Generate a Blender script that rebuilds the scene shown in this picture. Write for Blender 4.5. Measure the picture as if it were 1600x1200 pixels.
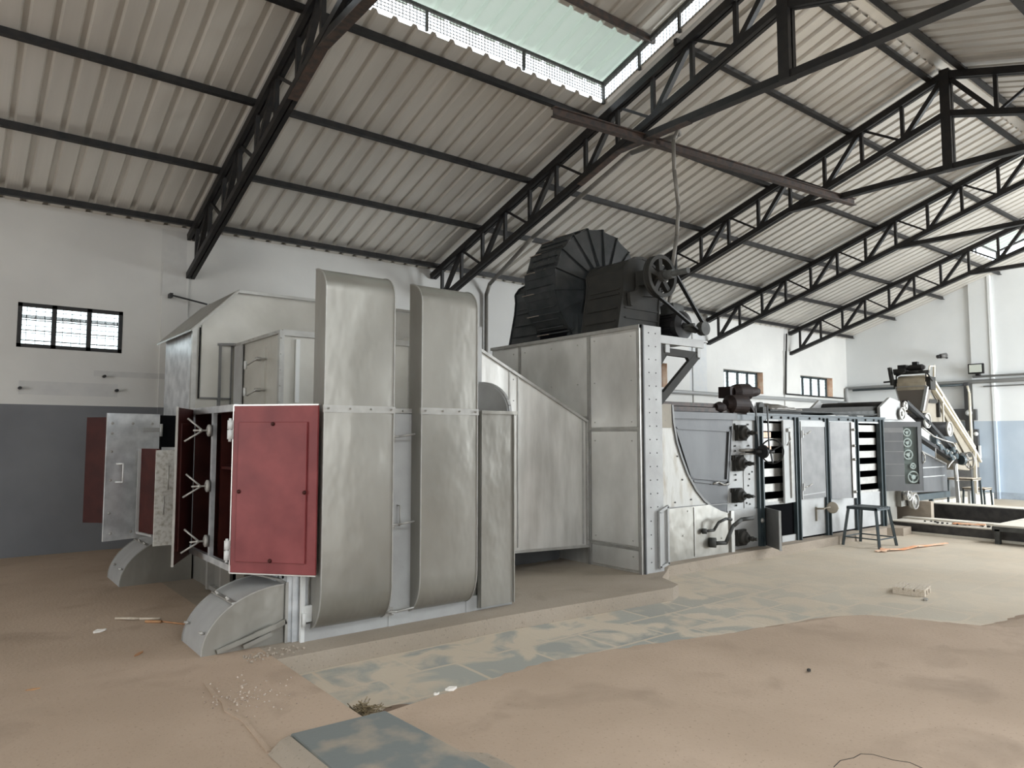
import bpy, math, random
from mathutils import Vector, Matrix
random.seed(7)
sc = bpy.context.scene
col = sc.collection
for o in list(bpy.data.objects): bpy.data.objects.remove(o)
PI = math.pi

# ------------------------------------------------------------------ camera
cam_d = bpy.data.cameras.new('camera'); cam = bpy.data.objects.new('camera', cam_d); col.objects.link(cam)
cam_d.sensor_width = 36; cam_d.lens = 36*1126/1600; cam_d.clip_end = 300; cam_d.clip_start = .05
A_, P_ = math.radians(51.76), math.radians(4.165)
fwd = Vector((math.cos(A_)*math.cos(P_), math.sin(A_)*math.cos(P_), math.sin(P_)))
cam.location = (0, 0, 1.55); cam.rotation_euler = fwd.to_track_quat('-Z', 'Y').to_euler()
sc.camera = cam
# ------------------------------------------------------------------ sky, light, exposure
w = bpy.data.worlds.new('sky'); sc.world = w; w.use_nodes = True
bg = w.node_tree.nodes['Background']; bg.inputs[0].default_value = (.86, .94, 1, 1); bg.inputs[1].default_value = 4.2
sc.view_settings.view_transform = 'Standard'; sc.view_settings.look = 'None'
sc.view_settings.gamma = 1; sc.view_settings.use_curve_mapping = False
sc.view_settings.exposure = 0.0
sc.cycles.use_denoising = True; sc.cycles.max_bounces = 10; sc.cycles.diffuse_bounces = 6
sc.cycles.sample_clamp_indirect = 8
def area(name, loc, size, sizey, direction, power, color=(1, 1, 1)):
    l = bpy.data.lights.new(name, 'AREA'); l.shape = 'RECTANGLE'; l.size = size; l.size_y = sizey; l.energy = power; l.color = color
    o = bpy.data.objects.new(name, l); col.objects.link(o); o.location = loc
    o.rotation_euler = Vector(direction).to_track_quat('-Z', 'Y').to_euler(); return o
# daylight entering by the big doorways (behind the camera, in the gable on the left and at the far right)
area('daylight_right_doorway', (18.9, -3.45, 1.9), 5.2, 3.8, (.15, 1, .2), 1700, (.90, .96, 1))
area('daylight_rear_doorway', (3.0, -3.45, 1.75), 3.8, 3.4, (0, 1, 0), 60, (1, .97, .93))
area('added_far_roof_light', (16.75, -.95, 5.75), 7.5, 2.4, (0, .31, -1), 1150, (.93, .97, 1))  # unseen roof panel light, added to brighten the far floor and roof
area('added_near_roof_light', (2.0, -1.25, 5.66), 7.5, 1.8, (0, .31, -1), 130, (1, .98, .94))  # second unseen panel light, added to lift the near floor
area('daylight_gable_doorway', (-8.35, 4.1, 1.9), 4.2, 3.8, (1, 0, 0), 340, (1, .98, .95))

# ------------------------------------------------------------------ materials
MATS = {}
def nmat(name, base, rough=.6, metal=0., c2=None, scale=4., stretch=(1, 1, 1), bump=0., bscale=20., detail=6., lo=.35, hi=.65, spec=None, rvar=0., bdist=.02):
    m = bpy.data.materials.new(name); m.use_nodes = True; nt = m.node_tree; N = nt.nodes; L = nt.links
    p = N['Principled BSDF']; p.inputs['Base Color'].default_value = (*base, 1); p.inputs['Roughness'].default_value = rough; p.inputs['Metallic'].default_value = metal
    if spec is not None: p.inputs['Specular IOR Level'].default_value = spec
    tc = N.new('ShaderNodeTexCoord'); mp = N.new('ShaderNodeMapping'); mp.inputs['Scale'].default_value = stretch; L.new(tc.outputs['Object'], mp.inputs[0])
    if c2 is not None:
        n = N.new('ShaderNodeTexNoise'); n.inputs['Scale'].default_value = scale; n.inputs['Detail'].default_value = detail; L.new(mp.outputs[0], n.inputs['Vector'])
        r = N.new('ShaderNodeMapRange'); r.inputs[1].default_value = lo; r.inputs[2].default_value = hi; L.new(n.outputs['Fac'], r.inputs[0])
        x = N.new('ShaderNodeMix'); x.data_type = 'RGBA'; L.new(r.outputs[0], x.inputs[0]); x.inputs[6].default_value = (*base, 1); x.inputs[7].default_value = (*c2, 1)
        L.new(x.outputs[2], p.inputs['Base Color'])
        if rvar:
            r2 = N.new('ShaderNodeMapRange'); r2.inputs[3].default_value = rough-rvar; r2.inputs[4].default_value = rough+rvar; L.new(n.outputs['Fac'], r2.inputs[0]); L.new(r2.outputs[0], p.inputs['Roughness'])
    if bump:
        n2 = N.new('ShaderNodeTexNoise'); n2.inputs['Scale'].default_value = bscale; n2.inputs['Detail'].default_value = 3; L.new(mp.outputs[0], n2.inputs['Vector'])
        b = N.new('ShaderNodeBump'); b.inputs['Strength'].default_value = bump; b.inputs['Distance'].default_value = bdist; L.new(n2.outputs['Fac'], b.inputs['Height']); L.new(b.outputs[0], p.inputs['Normal'])
    MATS[name] = m; return m
SIL = nmat('aluminium_paint', (.27, .26, .232), .38, .6, c2=(.345, .335, .305), scale=1.8, bump=.45, bscale=3.0, stretch=(1, 1, .55), rvar=.07, bdist=.05)
SILB = nmat('aluminium_paint_streaked', (.50, .49, .46), .36, .5, c2=(.70, .69, .66), scale=3.5, bump=.2, bscale=3., stretch=(1.6, 1.6, .35), rvar=.08, bdist=.03)
STAIN = nmat('stained_pale_sheet', (.46, .455, .43), .55, .2, c2=(.30, .26, .20), scale=3.2, lo=.52, hi=.75, stretch=(2.5, 1, .8), bump=.3, bscale=5)
SILT = nmat('lit_aluminium_sheet', (.60, .59, .56), .36, .35, c2=(.86, .855, .83), scale=1.8, bump=.2, bscale=3., stretch=(1, 1, .6), rvar=.08, bdist=.03)  # lighter copy of the aluminium paint, puts light on the tower's left side into colour
SILW = nmat('pale_aluminium_paint', (.40, .405, .40), .58, .2, c2=(.33, .33, .325), scale=3, bump=.2, bscale=8)
EDGE = nmat('bright_seam_paint', (.46, .455, .43), .36, .55, c2=(.38, .37, .35), scale=9)
GREYP = nmat('dull_grey_sheet', (.075, .076, .078), .5, .3, c2=(.10, .102, .104), scale=3, bump=.15, bscale=3, stretch=(1, 1, .5))
GREYD = nmat('grey_door_sheet', (.13, .13, .128), .5, .3, c2=(.17, .168, .164), scale=5)
TAN = nmat('dusty_beige_sheet', (.27, .24, .19), .6, .15, c2=(.22, .195, .155), scale=4)
BEIGE = nmat('cream_painted_steel', (.72, .68, .56), .5, 0, c2=(.6, .55, .45), scale=8)
RED = nmat('red_oxide_paint', (.16, .028, .030), .5, .0, c2=(.235, .055, .056), scale=3.5, spec=.3, bump=.12, bscale=6, rvar=.08)
REDD = nmat('dark_red_oxide', (.035, .006, .005), .55, 0, c2=(.055, .011, .008), scale=6, spec=.25)
SILH = nmat('cream_aluminium_paint', (.46, .445, .40), .42, .4, c2=(.54, .525, .48), scale=2.2, bump=.25, bscale=2.5, bdist=.05)
BLK = nmat('black_steel_paint', (.010, .010, .011), .45, 0, c2=(.02, .018, .017), scale=9, spec=.3)
RUST = nmat('rusty_brown_steel', (.075, .047, .036), .6, 0, c2=(.03, .026, .025), scale=14)
FAN = nmat('charcoal_enamel', (.022, .026, .028), .26, 0, c2=(.035, .038, .04), scale=5, bump=.1, bscale=5)
FANG = nmat('charcoal_dusty', (.040, .038, .034), .65, 0, c2=(.03, .03, .028), scale=6, spec=.2)
DGRN = nmat('dark_blue_grey_paint', (.028, .042, .048), .42, 0, c2=(.04, .055, .06), scale=8)
DARK = nmat('shade_black_interior', (.005, .005, .006), .9, spec=.02)  # near-black colour stands in for the shade inside openings
GREYM = nmat('grey_machine_paint', (.045, .046, .044), .6, 0, spec=.25, c2=(.08, .082, .078), scale=10)
WHT = nmat('white_plastic', (.62, .63, .62), .4)
RUB = nmat('black_rubber', (.012, .012, .012), .55)
PIPE = nmat('grey_conduit', (.17, .16, .145), .5, .1, c2=(.21, .20, .18), scale=9)
PIPEW = nmat('pale_conduit', (.33, .335, .335), .45, .1)
STEELL = nmat('pale_cast_steel', (.42, .41, .385), .45, .4, c2=(.32, .31, .29), scale=12)
BROWNM = nmat('brown_black_motor', (.014, .009, .009), .6, 0, c2=(.026, .015, .013), scale=8, spec=.25)
ORG = nmat('orange_paper', (.75, .33, .16), .8, 0, c2=(.8, .6, .45), scale=6, detail=1)
WOOD = nmat('weathered_wood', (.42, .35, .27), .85, 0, c2=(.55, .49, .41), scale=14, stretch=(1, 6, 6))
BRNW = nmat('brown_wood_chip', (.33, .15, .07), .8, 0, c2=(.45, .25, .12), scale=14)
STRAW = nmat('dry_straw', (.10, .075, .045), .9, 0, c2=(.34, .27, .16), scale=40)
PAPER = nmat('white_scrap', (.75, .72, .67), .8)
BRICKO = nmat('orange_plaster', (.72, .42, .28), .8, 0, c2=(.80, .58, .44), scale=9)
COP = nmat('worn_copper_groove', (.12, .05, .03), .5, .3)
GALV = nmat('galvanised_sheet', (.74, .76, .78), .38, .5, c2=(.50, .52, .54), scale=7, bump=.08, bscale=6, rvar=.08)
SPANG = nmat('spangled_galvanised', (.80, .80, .76), .45, .35, c2=(.42, .40, .33), scale=26, lo=.45, hi=.75)

# corrugated roof sheet
ROOF = nmat('corrugated_zincalume', (.60, .575, .53), .33, .35, c2=(.68, .65, .60), scale=.9, stretch=(4, .5, .5), rvar=.06)
nt = ROOF.node_tree; N = nt.nodes; L = nt.links
wv = N.new('ShaderNodeTexWave'); wv.wave_type = 'BANDS'; wv.bands_direction = 'X'; wv.inputs['Scale'].default_value = 9.; tc = N.new('ShaderNodeTexCoord'); L.new(tc.outputs['Object'], wv.inputs['Vector'])
b = N.new('ShaderNodeBump'); b.inputs['Strength'].default_value = .12; b.inputs['Distance'].default_value = .003; L.new(wv.outputs['Fac'], b.inputs['Height']); L.new(b.outputs[0], N['Principled BSDF'].inputs['Normal'])
# translucent fibreglass roof sheet
TRANS = bpy.data.materials.new('translucent_fibreglass'); TRANS.use_nodes = True; nt = TRANS.node_tree; N = nt.nodes; L = nt.links
p = N['Principled BSDF']; p.inputs['Base Color'].default_value = (.5, .54, .49, 1); p.inputs['Roughness'].default_value = .5
tr = N.new('ShaderNodeBsdfTranslucent'); tr.inputs[0].default_value = (.62, .72, .62, 1); mx = N.new('ShaderNodeMixShader'); mx.inputs[0].default_value = .14
L.new(p.outputs[0], mx.inputs[1]); L.new(tr.outputs[0], mx.inputs[2]); L.new(mx.outputs[0], N['Material Output'].inputs[0])
GLASS = bpy.data.materials.new('clear_glass'); GLASS.use_nodes = True; nt = GLASS.node_tree; N = nt.nodes; L = nt.links
g = N.new('ShaderNodeBsdfGlossy'); g.inputs['Roughness'].default_value = .08; t_ = N.new('ShaderNodeBsdfTransparent'); t_.inputs[0].default_value = (.9, .93, .92, 1); mx = N.new('ShaderNodeMixShader'); mx.inputs[0].default_value = .1
L.new(t_.outputs[0], mx.inputs[1]); L.new(g.outputs[0], mx.inputs[2]); L.new(mx.outputs[0], N['Material Output'].inputs[0])

# painted wall: pale above 1.97 m, blue grey below, blotches
def wallmat(name, up, up2, low, low2, patches=()):
    m = bpy.data.materials.new(name); m.use_nodes = True; nt = m.node_tree; N = nt.nodes; L = nt.links; p = N['Principled BSDF']; p.inputs['Roughness'].default_value = .75
    tc = N.new('ShaderNodeTexCoord'); sep = N.new('ShaderNodeSeparateXYZ'); L.new(tc.outputs['Object'], sep.inputs[0])
    def mix(fac, a, b):
        x = N.new('ShaderNodeMix'); x.data_type = 'RGBA'
        for s, v in ((0, fac), (6, a), (7, b)):
            if hasattr(v, 'is_linked'): L.new(v, x.inputs[s])
            elif s == 0: x.inputs[0].default_value = v
            else: x.inputs[s].default_value = (*v, 1)
        return x.outputs[2]
    def noise(sc_, det=4):
        n = N.new('ShaderNodeTexNoise'); n.inputs['Scale'].default_value = sc_; n.inputs['Detail'].default_value = det; L.new(tc.outputs['Object'], n.inputs['Vector'])
        r = N.new('ShaderNodeMapRange'); r.inputs[1].default_value = .4; r.inputs[2].default_value = .68; L.new(n.outputs['Fac'], r.inputs[0]); return r.outputs[0]
    cu = mix(noise(.9), up, up2); cl = mix(noise(1.3), low, low2)
    def cmp(a, op, v):
        q = N.new('ShaderNodeMath'); q.operation = op; L.new(a, q.inputs[0])
        if hasattr(v, 'is_linked'): L.new(v, q.inputs[1])
        else: q.inputs[1].default_value = v
        return q.outputs[0]
    f = cmp(sep.outputs['Z'], 'LESS_THAN', 1.97)
    c = mix(f, cu, cl)
    for (ax, a0, a1, z0, z1, cc) in patches:
        s = sep.outputs[ax]
        nn = N.new('ShaderNodeTexNoise'); nn.inputs['Scale'].default_value = 7; L.new(tc.outputs['Object'], nn.inputs['Vector'])
        k = cmp(cmp(s, 'GREATER_THAN', a0), 'MULTIPLY', cmp(s, 'LESS_THAN', a1)); k = cmp(k, 'MULTIPLY', cmp(sep.outputs['Z'], 'GREATER_THAN', z0)); k = cmp(k, 'MULTIPLY', cmp(sep.outputs['Z'], 'LESS_THAN', z1)); k = cmp(k, 'MULTIPLY', cmp(nn.outputs['Fac'], 'MULTIPLY', 1.1))
        c = mix(k, c, cc)
    L.new(c, p.inputs['Base Color'])
    n2 = N.new('ShaderNodeTexNoise'); n2.inputs['Scale'].default_value = 2.5; n2.inputs['Detail'].default_value = 6; L.new(tc.outputs['Object'], n2.inputs['Vector'])
    b = N.new('ShaderNodeBump'); b.inputs['Strength'].default_value = .3; b.inputs['Distance'].default_value = .03; L.new(n2.outputs['Fac'], b.inputs['Height']); L.new(b.outputs[0], p.inputs['Normal'])
    return m
WALL = wallmat('painted_plaster', (.57, .565, .545), (.63, .625, .60), (.135, .14, .15), (.165, .17, .18), (('X', .75, 1.9, 2.1, 2.28, (.46, .46, .46)), ('X', 1.6, 2.5, 2.38, 2.46, (.42, .42, .42)), ('X', 14.6, 15.3, 2.6, 4.3, (.52, .54, .56)), ('X', 2.4, 2.75, 3.6, 4.6, (.5, .5, .49))))
WALLF = wallmat('painted_plaster_pale', (.69, .71, .71), (.74, .755, .755), (.42, .49, .565), (.47, .54, .61), (('Y', 2., 9., -.2, .05, (.25, .28, .32)),))

def floormat(name, a, bcol, c, tiles=False):
    m = bpy.data.materials.new(name); m.use_nodes = True; nt = m.node_tree; N = nt.nodes; L = nt.links; p = N['Principled BSDF']; p.inputs['Roughness'].default_value = .85; p.inputs['Specular IOR Level'].default_value = .25
    tc = N.new('ShaderNodeTexCoord')
    def noise(s, det=6, lo=.4, hi=.62, dist=0.):
        n = N.new('ShaderNodeTexNoise'); n.inputs['Scale'].default_value = s; n.inputs['Detail'].default_value = det; n.inputs['Distortion'].default_value = dist; L.new(tc.outputs['Object'], n.inputs['Vector'])
        r = N.new('ShaderNodeMapRange'); r.inputs[1].default_value = lo; r.inputs[2].default_value = hi; L.new(n.outputs['Fac'], r.inputs[0]); return r.outputs[0], n.outputs['Fac']
    def mix(f, u, v):
        x = N.new('ShaderNodeMix'); x.data_type = 'RGBA'
        L.new(f, x.inputs[0])
        for s, q in ((6, u), (7, v)):
            if hasattr(q, 'is_linked'): L.new(q, x.inputs[s])
            else: x.inputs[s].default_value = (*q, 1)
        return x.outputs[2]
    c1 = mix(noise(.8)[0], a, bcol); h = noise(38, 8)[1]
    if tiles:
        br = N.new('ShaderNodeTexBrick'); br.inputs['Color1'].default_value = (*c, 1); br.inputs['Color2'].default_value = (c[0]*1.25, c[1]*1.2, c[2]*1.15, 1); br.inputs['Mortar'].default_value = (*a, 1)
        br.inputs['Scale'].default_value = 1; br.inputs['Mortar Size'].default_value = .02; br.inputs['Brick Width'].default_value = .62; br.inputs['Row Height'].default_value = .46; br.inputs['Mortar Smooth'].default_value = .6
        nz = N.new('ShaderNodeTexNoise'); nz.inputs['Scale'].default_value = 2.; L.new(tc.outputs['Object'], nz.inputs['Vector'])
        va = N.new('ShaderNodeVectorMath'); va.operation = 'MULTIPLY_ADD'; va.inputs[1].default_value = (.05, .05, 0); L.new(nz.outputs['Color'], va.inputs[0]); L.new(tc.outputs['Object'], va.inputs[2]); L.new(va.outputs[0], br.inputs['Vector'])
        # how much stone is showing: only near the furnace trench, dust elsewhere
        sp = N.new('ShaderNodeSeparateXYZ'); L.new(tc.outputs['Object'], sp.inputs[0])
        fx = N.new('ShaderNodeMapRange'); fx.inputs[1].default_value = 4.8; fx.inputs[2].default_value = 8.2; fx.inputs[3].default_value = .95; fx.inputs[4].default_value = .13; L.new(sp.outputs['X'], fx.inputs[0])
        mu = N.new('ShaderNodeMath'); mu.operation = 'MULTIPLY'; L.new(noise(2.2, 5, .44, .54, .6)[0], mu.inputs[0]); L.new(fx.outputs[0], mu.inputs[1])
        c1 = mix(mu.outputs[0], c1, br.outputs['Color'])
        b2 = N.new('ShaderNodeBump'); b2.inputs['Strength'].default_value = .25; b2.inputs['Distance'].default_value = .004; L.new(br.outputs['Fac'], b2.inputs['Height']); b2.invert = True
    else:
        c1 = mix(noise(1.7, 8, .55, .72, .4)[0], c1, c); c1 = mix(noise(55, 3, .62, .72)[0], c1, tuple(v*.72 for v in a)); b2 = None
    L.new(c1, p.inputs['Base Color'])
    b = N.new('ShaderNodeBump'); b.inputs['Strength'].default_value = .5; b.inputs['Distance'].default_value = .006; L.new(h, b.inputs['Height'])
    if b2: L.new(b2.outputs[0], b.inputs['Normal'])
    L.new(b.outputs[0], p.inputs['Normal']); return m
MUD = floormat('dusty_screed', (.385, .295, .222), (.44, .34, .26), (.32, .245, .185))
STONE = floormat('dusty_stone_paving', (.50, .43, .34), (.55, .48, .385), (.27, .285, .27), True)
CEM = floormat('grey_cement', (.295, .25, .20), (.35, .30, .245), (.24, .205, .168))
SLATE = nmat('blue_grey_stone_slab', (.165, .18, .175), .8, 0, c2=(.33, .28, .22), scale=3.2, lo=.5, hi=.66, bump=.2, bscale=20)
OILY = nmat('oily_black_concrete', (.018, .016, .016), .5, 0, c2=(.05, .045, .04), scale=7)
PALEC = floormat('pale_cement', (.60, .56, .49), (.66, .62, .54), (.5, .46, .4))

# ------------------------------------------------------------------ mesh building
class MB:
    def __init__(s): s.v = []; s.f = []; s.sm = []
    def add(s, vs, fs, smooth=False):
        n = len(s.v); s.v += [tuple(v) for v in vs]; s.f += [tuple(i+n for i in f) for f in fs]; s.sm += [smooth]*len(fs); return s
    def box(s, x0, x1, y0, y1, z0, z1):
        if x0 > x1: x0, x1 = x1, x0
        if y0 > y1: y0, y1 = y1, y0
        if z0 > z1: z0, z1 = z1, z0
        return s.add([(x, y, z) for z in (z0, z1) for y in (y0, y1) for x in (x0, x1)], [(0, 2, 3, 1), (4, 5, 7, 6), (0, 1, 5, 4), (2, 6, 7, 3), (0, 4, 6, 2), (1, 3, 7, 5)])
    def bar(s, a, b, w, h, up=(0, 0, 1)):
        a = Vector(a); b = Vector(b); d = (b-a).normalized(); u = Vector(up)
        if abs(d.dot(u)) > .99: u = Vector((1, 0, 0)) if abs(d.x) < .9 else Vector((0, 1, 0))
        sd = d.cross(u).normalized()*w/2; uu = sd.normalized().cross(d).normalized()*h/2
        vs = [e+i*sd+j*uu for e in (a, b) for i, j in ((-1, -1), (1, -1), (1, 1), (-1, 1))]
        return s.add(vs, [(0, 1, 2, 3), (7, 6, 5, 4), (0, 4, 5, 1), (1, 5, 6, 2), (2, 6, 7, 3), (3, 7, 4, 0)])
    def cyl(s, a, b, r, n=20, r2=None, smooth=True, cap=True):
        a = Vector(a); b = Vector(b); d = (b-a).normalized(); r2 = r if r2 is None else r2
        u = Vector((0, 0, 1)) if abs(d.z) < .9 else Vector((1, 0, 0)); p = d.cross(u).normalized(); q = d.cross(p)
        vs = [e+rr*(math.cos(2*PI*i/n)*p+math.sin(2*PI*i/n)*q) for e, rr in ((a, r), (b, r2)) for i in range(n)]
        s.add(vs, [(i, i+n, (i+1) % n+n, (i+1) % n) for i in range(n)], smooth)
        if cap:
            k = len(s.v)-2*n; s.f += [tuple(range(k, k+n)), tuple(range(k+2*n-1, k+n-1, -1))]; s.sm += [False, False]
        return s
    def tube(s, pts, r, n=10):
        for i in range(len(pts)-1): s.cyl(pts[i], pts[i+1], r, n)
        for p in pts[1:-1]: s.ball(p, r, 8, 5)
        return s
    def ball(s, c, r, n=12, m=8, sz=1.):
        c = Vector(c); vs = []; fs = []
        for j in range(m+1):
            t = PI*j/m
            for i in range(n): vs.append(c+Vector((r*math.sin(t)*math.cos(2*PI*i/n), r*math.sin(t)*math.sin(2*PI*i/n), r*sz*math.cos(t))))
        for j in range(m):
            for i in range(n): fs.append((j*n+i, (j+1)*n+i, (j+1)*n+(i+1) % n, j*n+(i+1) % n))
        return s.add(vs, fs, True)
    def prism(s, pts, off, smooth=False):
        """polygon pts (3D) extruded by vector off"""
        n = len(pts); off = Vector(off); vs = [Vector(p) for p in pts]+[Vector(p)+off for p in pts]
        s.add(vs, [tuple(range(n))[::-1], tuple(range(n, 2*n))]); k = len(s.v)-2*n
        for i in range(n): s.f.append((k+i, k+(i+1) % n, k+(i+1) % n+n, k+i+n)); s.sm.append(smooth)
        return s
    def lathe(s, c, axis, prof, n=28):
        """prof list of (t along axis, radius)"""
        c = Vector(c); d = Vector(axis).normalized(); u = Vector((0, 0, 1)) if abs(d.z) < .9 else Vector((1, 0, 0)); p = d.cross(u).normalized(); q = d.cross(p)
        vs = [c+d*t+max(r, 1e-4)*(math.cos(2*PI*i/n)*p+math.sin(2*PI*i/n)*q) for t, r in prof for i in range(n)]
        return s.add(vs, [(j*n+i, (j+1)*n+i, (j+1)*n+(i+1) % n, j*n+(i+1) % n) for j in range(len(prof)-1) for i in range(n)], False)
    def ring(s, c, axis, R, r, n=32, m=8):
        c = Vector(c); d = Vector(axis).normalized(); u = Vector((0, 0, 1)) if abs(d.z) < .9 else Vector((1, 0, 0)); p = d.cross(u).normalized(); q = d.cross(p); vs = []
        for i in range(n):
            e = math.cos(2*PI*i/n)*p+math.sin(2*PI*i/n)*q
            for j in range(m): vs.append(c+e*(R+r*math.cos(2*PI*j/m))+d*r*math.sin(2*PI*j/m))
        return s.add(vs, [(i*m+j, ((i+1) % n)*m+j, ((i+1) % n)*m+(j+1) % m, i*m+(j+1) % m) for i in range(n) for j in range(m)], True)
    def grid(s, P, smooth=True):
        """P: rows of points"""
        n = len(P[0]); vs = [p for r in P for p in r]
        return s.add(vs, [(j*n+i, j*n+i+1, (j+1)*n+i+1, (j+1)*n+i) for j in range(len(P)-1) for i in range(n-1)], smooth)
def org(o):
    while o.parent: o = o.parent
    return Vector(o.get('_o', (0, 0, 0)))
BASE = {}
def root(o):
    while o.parent: o = o.parent
    return o
def obj(name, mb, mat, parent=None, local=False, bevel=0, **props):
    """links mb as ONE mesh. world coordinates in, unless local (then relative to the thing's base)"""
    me = bpy.data.meshes.new(name)
    off = Vector((0, 0, 0))
    if parent is not None and not local: off = BASE.get(root(parent).name, Vector((0, 0, 0)))
    if parent is None and not local and props.get('at'): off = Vector(props['at'])
    me.from_pydata([tuple(Vector(v)-off) for v in mb.v], [], mb.f); me.polygons.foreach_set('use_smooth', mb.sm); me.materials.append(mat); me.update()
    o = bpy.data.objects.new(name, me); col.objects.link(o)
    if parent is not None: o.parent = parent
    elif props.get('at'): o.location = props['at']
    if bevel:
        b = o.modifiers.new('bevel', 'BEVEL'); b.width = bevel; b.segments = 2; b.limit_method = 'ANGLE'
    if props.get('label'): o['label'] = props['label']
    if props.get('cat'): o['category'] = props['cat']
    if props.get('group'): o['group'] = props['group']
    if props.get('kind'): o['kind'] = props['kind']
    return o
def thing(name, label, cat, loc=(0, 0, 0), group=None, rz=0):
    o = bpy.data.objects.new(name, None); o.empty_display_size = .1; col.objects.link(o); o.location = loc; o.rotation_euler = (0, 0, rz)
    BASE[o.name] = Vector(loc); o['label'] = label; o['category'] = cat
    if group: o['group'] = group
    return o
def struct(name, mb, mat, parent=None):
    return obj(name, mb, mat, parent, kind=None if parent else 'structure')
def copy_tree(o, parent=None):
    c = o.copy(); col.objects.link(c)
    if parent is not None: c.parent = parent; c.matrix_parent_inverse = o.matrix_parent_inverse.copy()
    for ch in [x for x in bpy.data.objects if x.parent == o]: copy_tree(ch, c)
    return c

# ------------------------------------------------------------------ setting
WY, EY = 11.35, -3.15; X0, X1 = -8.0, 22.5; RY = 4.1; S = .322
def rz(y): return 4.65+S*(WY-abs(y-RY)-RY)      # underside of the roof
LOW = -.13
# floors
m = MB(); m.box(X0-.3, X1+.3, EY-.3, WY+.3, LOW-.2, LOW); struct('floor', m, STONE)
edge = [(1.9, 3.72), (2.5, 3.80), (2.9, 3.84), (3.32, 3.86), (3.8, 3.85), (4.25, 3.82), (4.86, 3.70), (5.3, 3.68), (5.69, 3.63), (6.1, 3.58), (6.4, 3.48), (6.56, 3.2), (6.66, 2.99), (6.8, 2.75), (6.95, 2.6), (7.25, 2.55), (7.58, 2.50), (8.06, 2.45), (9, 2.3), (11, 2.0), (14, 1.8), (22.4, 1.5)]
m = MB(); top = []; bot = []
rr = random.Random(3); fine = []
for i in range(len(edge)-1):
    a, b = edge[i], edge[i+1]; k = 6 if a[0] < 9 else 2
    for j in range(k):
        t = j/k; fine.append((a[0]+(b[0]-a[0])*t, a[1]+(b[1]-a[1])*t+(rr.uniform(-.022, .022) if a[0] > 2.4 else 0)))
fine.append(edge[-1])
def sl(x): return 0.012 if x < 3.4 else min(.5, .012+(x-3.4)*.12)
top = [(x, y-sl(x), 0) for x, y in fine]; mid = [(x, y-sl(x)*.35, LOW*.45) for x, y in fine]; bot = [(x, y+(.01 if x < 3.4 else .05), LOW-.01) for x, y in fine]
near = [(x, EY-.2, 0) for x, y in fine]
m.grid([near, top]); m.grid([top, mid, bot], True)
m.sm = [False]*len(m.sm)
m.box(X0-.2, 1.9, EY-.2, 5.03, LOW-.1, 0); m.box(X0-.2, 1.9, 5.03, WY+.2, LOW-.1, 0)
m.box(1.9, 2.2, 5.16, WY, LOW-.1, -.002)
struct('floor_2', m, MUD)
m = MB(); pl = [(1.9, 5.06), (3.9, 5.04), (5.97, 4.90), (6.14, 4.97), (6.3, 5.32), (6.62, 5.52), (6.9, 5.72), (8.2, 5.77), (10.5, 5.78), (12.7, 5.80), (12.85, 5.60), (13.2, 5.62), (13.2, 8.6), (1.9, 10.6)]
m.prism([(x, y, LOW-.05) for x, y in pl], (0, 0, .18)); 
m.v = [(x, y, (.0 if z > -.1 else z)) for x, y, z in m.v]
struct('floor_3', m, CEM)

# walls with window openings
def wall_with_holes(name, mat, axis, pos, th, a0, a1, ztop, holes, parent=None, sign=1):
    """axis 'y': wall plane y=pos spanning x a0..a1 ; boxes around holes (u0,u1,z0,z1)"""
    m = MB(); us = sorted({a0, a1, *[h[0] for h in holes], *[h[1] for h in holes]})
    for i in range(len(us)-1):
        u0, u1 = us[i], us[i+1]; uc = (u0+u1)/2; hs = sorted([h for h in holes if h[0] <= uc <= h[1]], key=lambda h: h[2]); z = LOW-.1
        segs = []
        for h in hs: segs.append((z, h[2])); z = h[3]
        segs.append((z, None))
        for z0, z1 in segs:
            if z1 is None:
                zt0 = ztop(u0); zt1 = ztop(u1)
                if axis == 'y': m.prism([(u0, pos, z0), (u1, pos, z0), (u1, pos, zt1), (u0, pos, zt0)], (0, th*sign, 0))
                else: m.prism([(pos, u0, z0), (pos, u1, z0), (pos, u1, zt1), (pos, u0, zt0)], (th*sign, 0, 0))
            elif z1 > z0+1e-4:
                if axis == 'y': m.box(u0, u1, pos, pos+th*sign, z0, z1)
                else: m.box(pos, pos+th*sign, u0, u1, z0, z1)
    return struct(name, m, mat, parent)
WIN = [(.70, 1.93, 2.72, 3.31), (12.0, 13.74, 2.73, 3.32), (16.0, 17.82, 2.72, 3.32), (16.6, 18.7, LOW, 2.1), (19.75, 21.6, 2.74, 3.35)]
wall_with_holes('wall_left', WALL, 'y', WY, .25, X0-.25, X1+.25, lambda u: 4.66, [w_ for w_ in WIN])
gab = lambda u: rz(u)+.02
# far gable wall: a wall split at the ridge
wall_with_holes('wall_far', WALLF, 'x', X1, .25, EY, RY, gab, [])
m = bpy.data.objects['wall_far']; 
mb = MB(); mb.prism([(X1, RY, LOW-.1), (X1, WY, LOW-.1), (X1, WY, rz(WY)), (X1, RY, rz(RY))], (.25, 0, 0)); 
me = m.data; vs = [tuple(v.co) for v in me.vertices]+mb.v; fs = [tuple(p.vertices) for p in me.polygons]+[tuple(i+len(me.vertices) for i in f) for f in mb.f]
me2 = bpy.data.meshes.new('wall_far'); me2.from_pydata(vs, [], fs); me2.materials.append(WALLF); m.data = me2
wall_with_holes('wall_near', WALL, 'y', EY, .25, X0-.25, X1+.25, lambda u: 4.66, [(1., 5., LOW+.13, 3.5), (8, 9.8, 2.7, 3.4), (11, 12.8, 2.7, 3.4), (16.2, 21.6, LOW, 3.8)], sign=-1)
m = MB()
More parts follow.
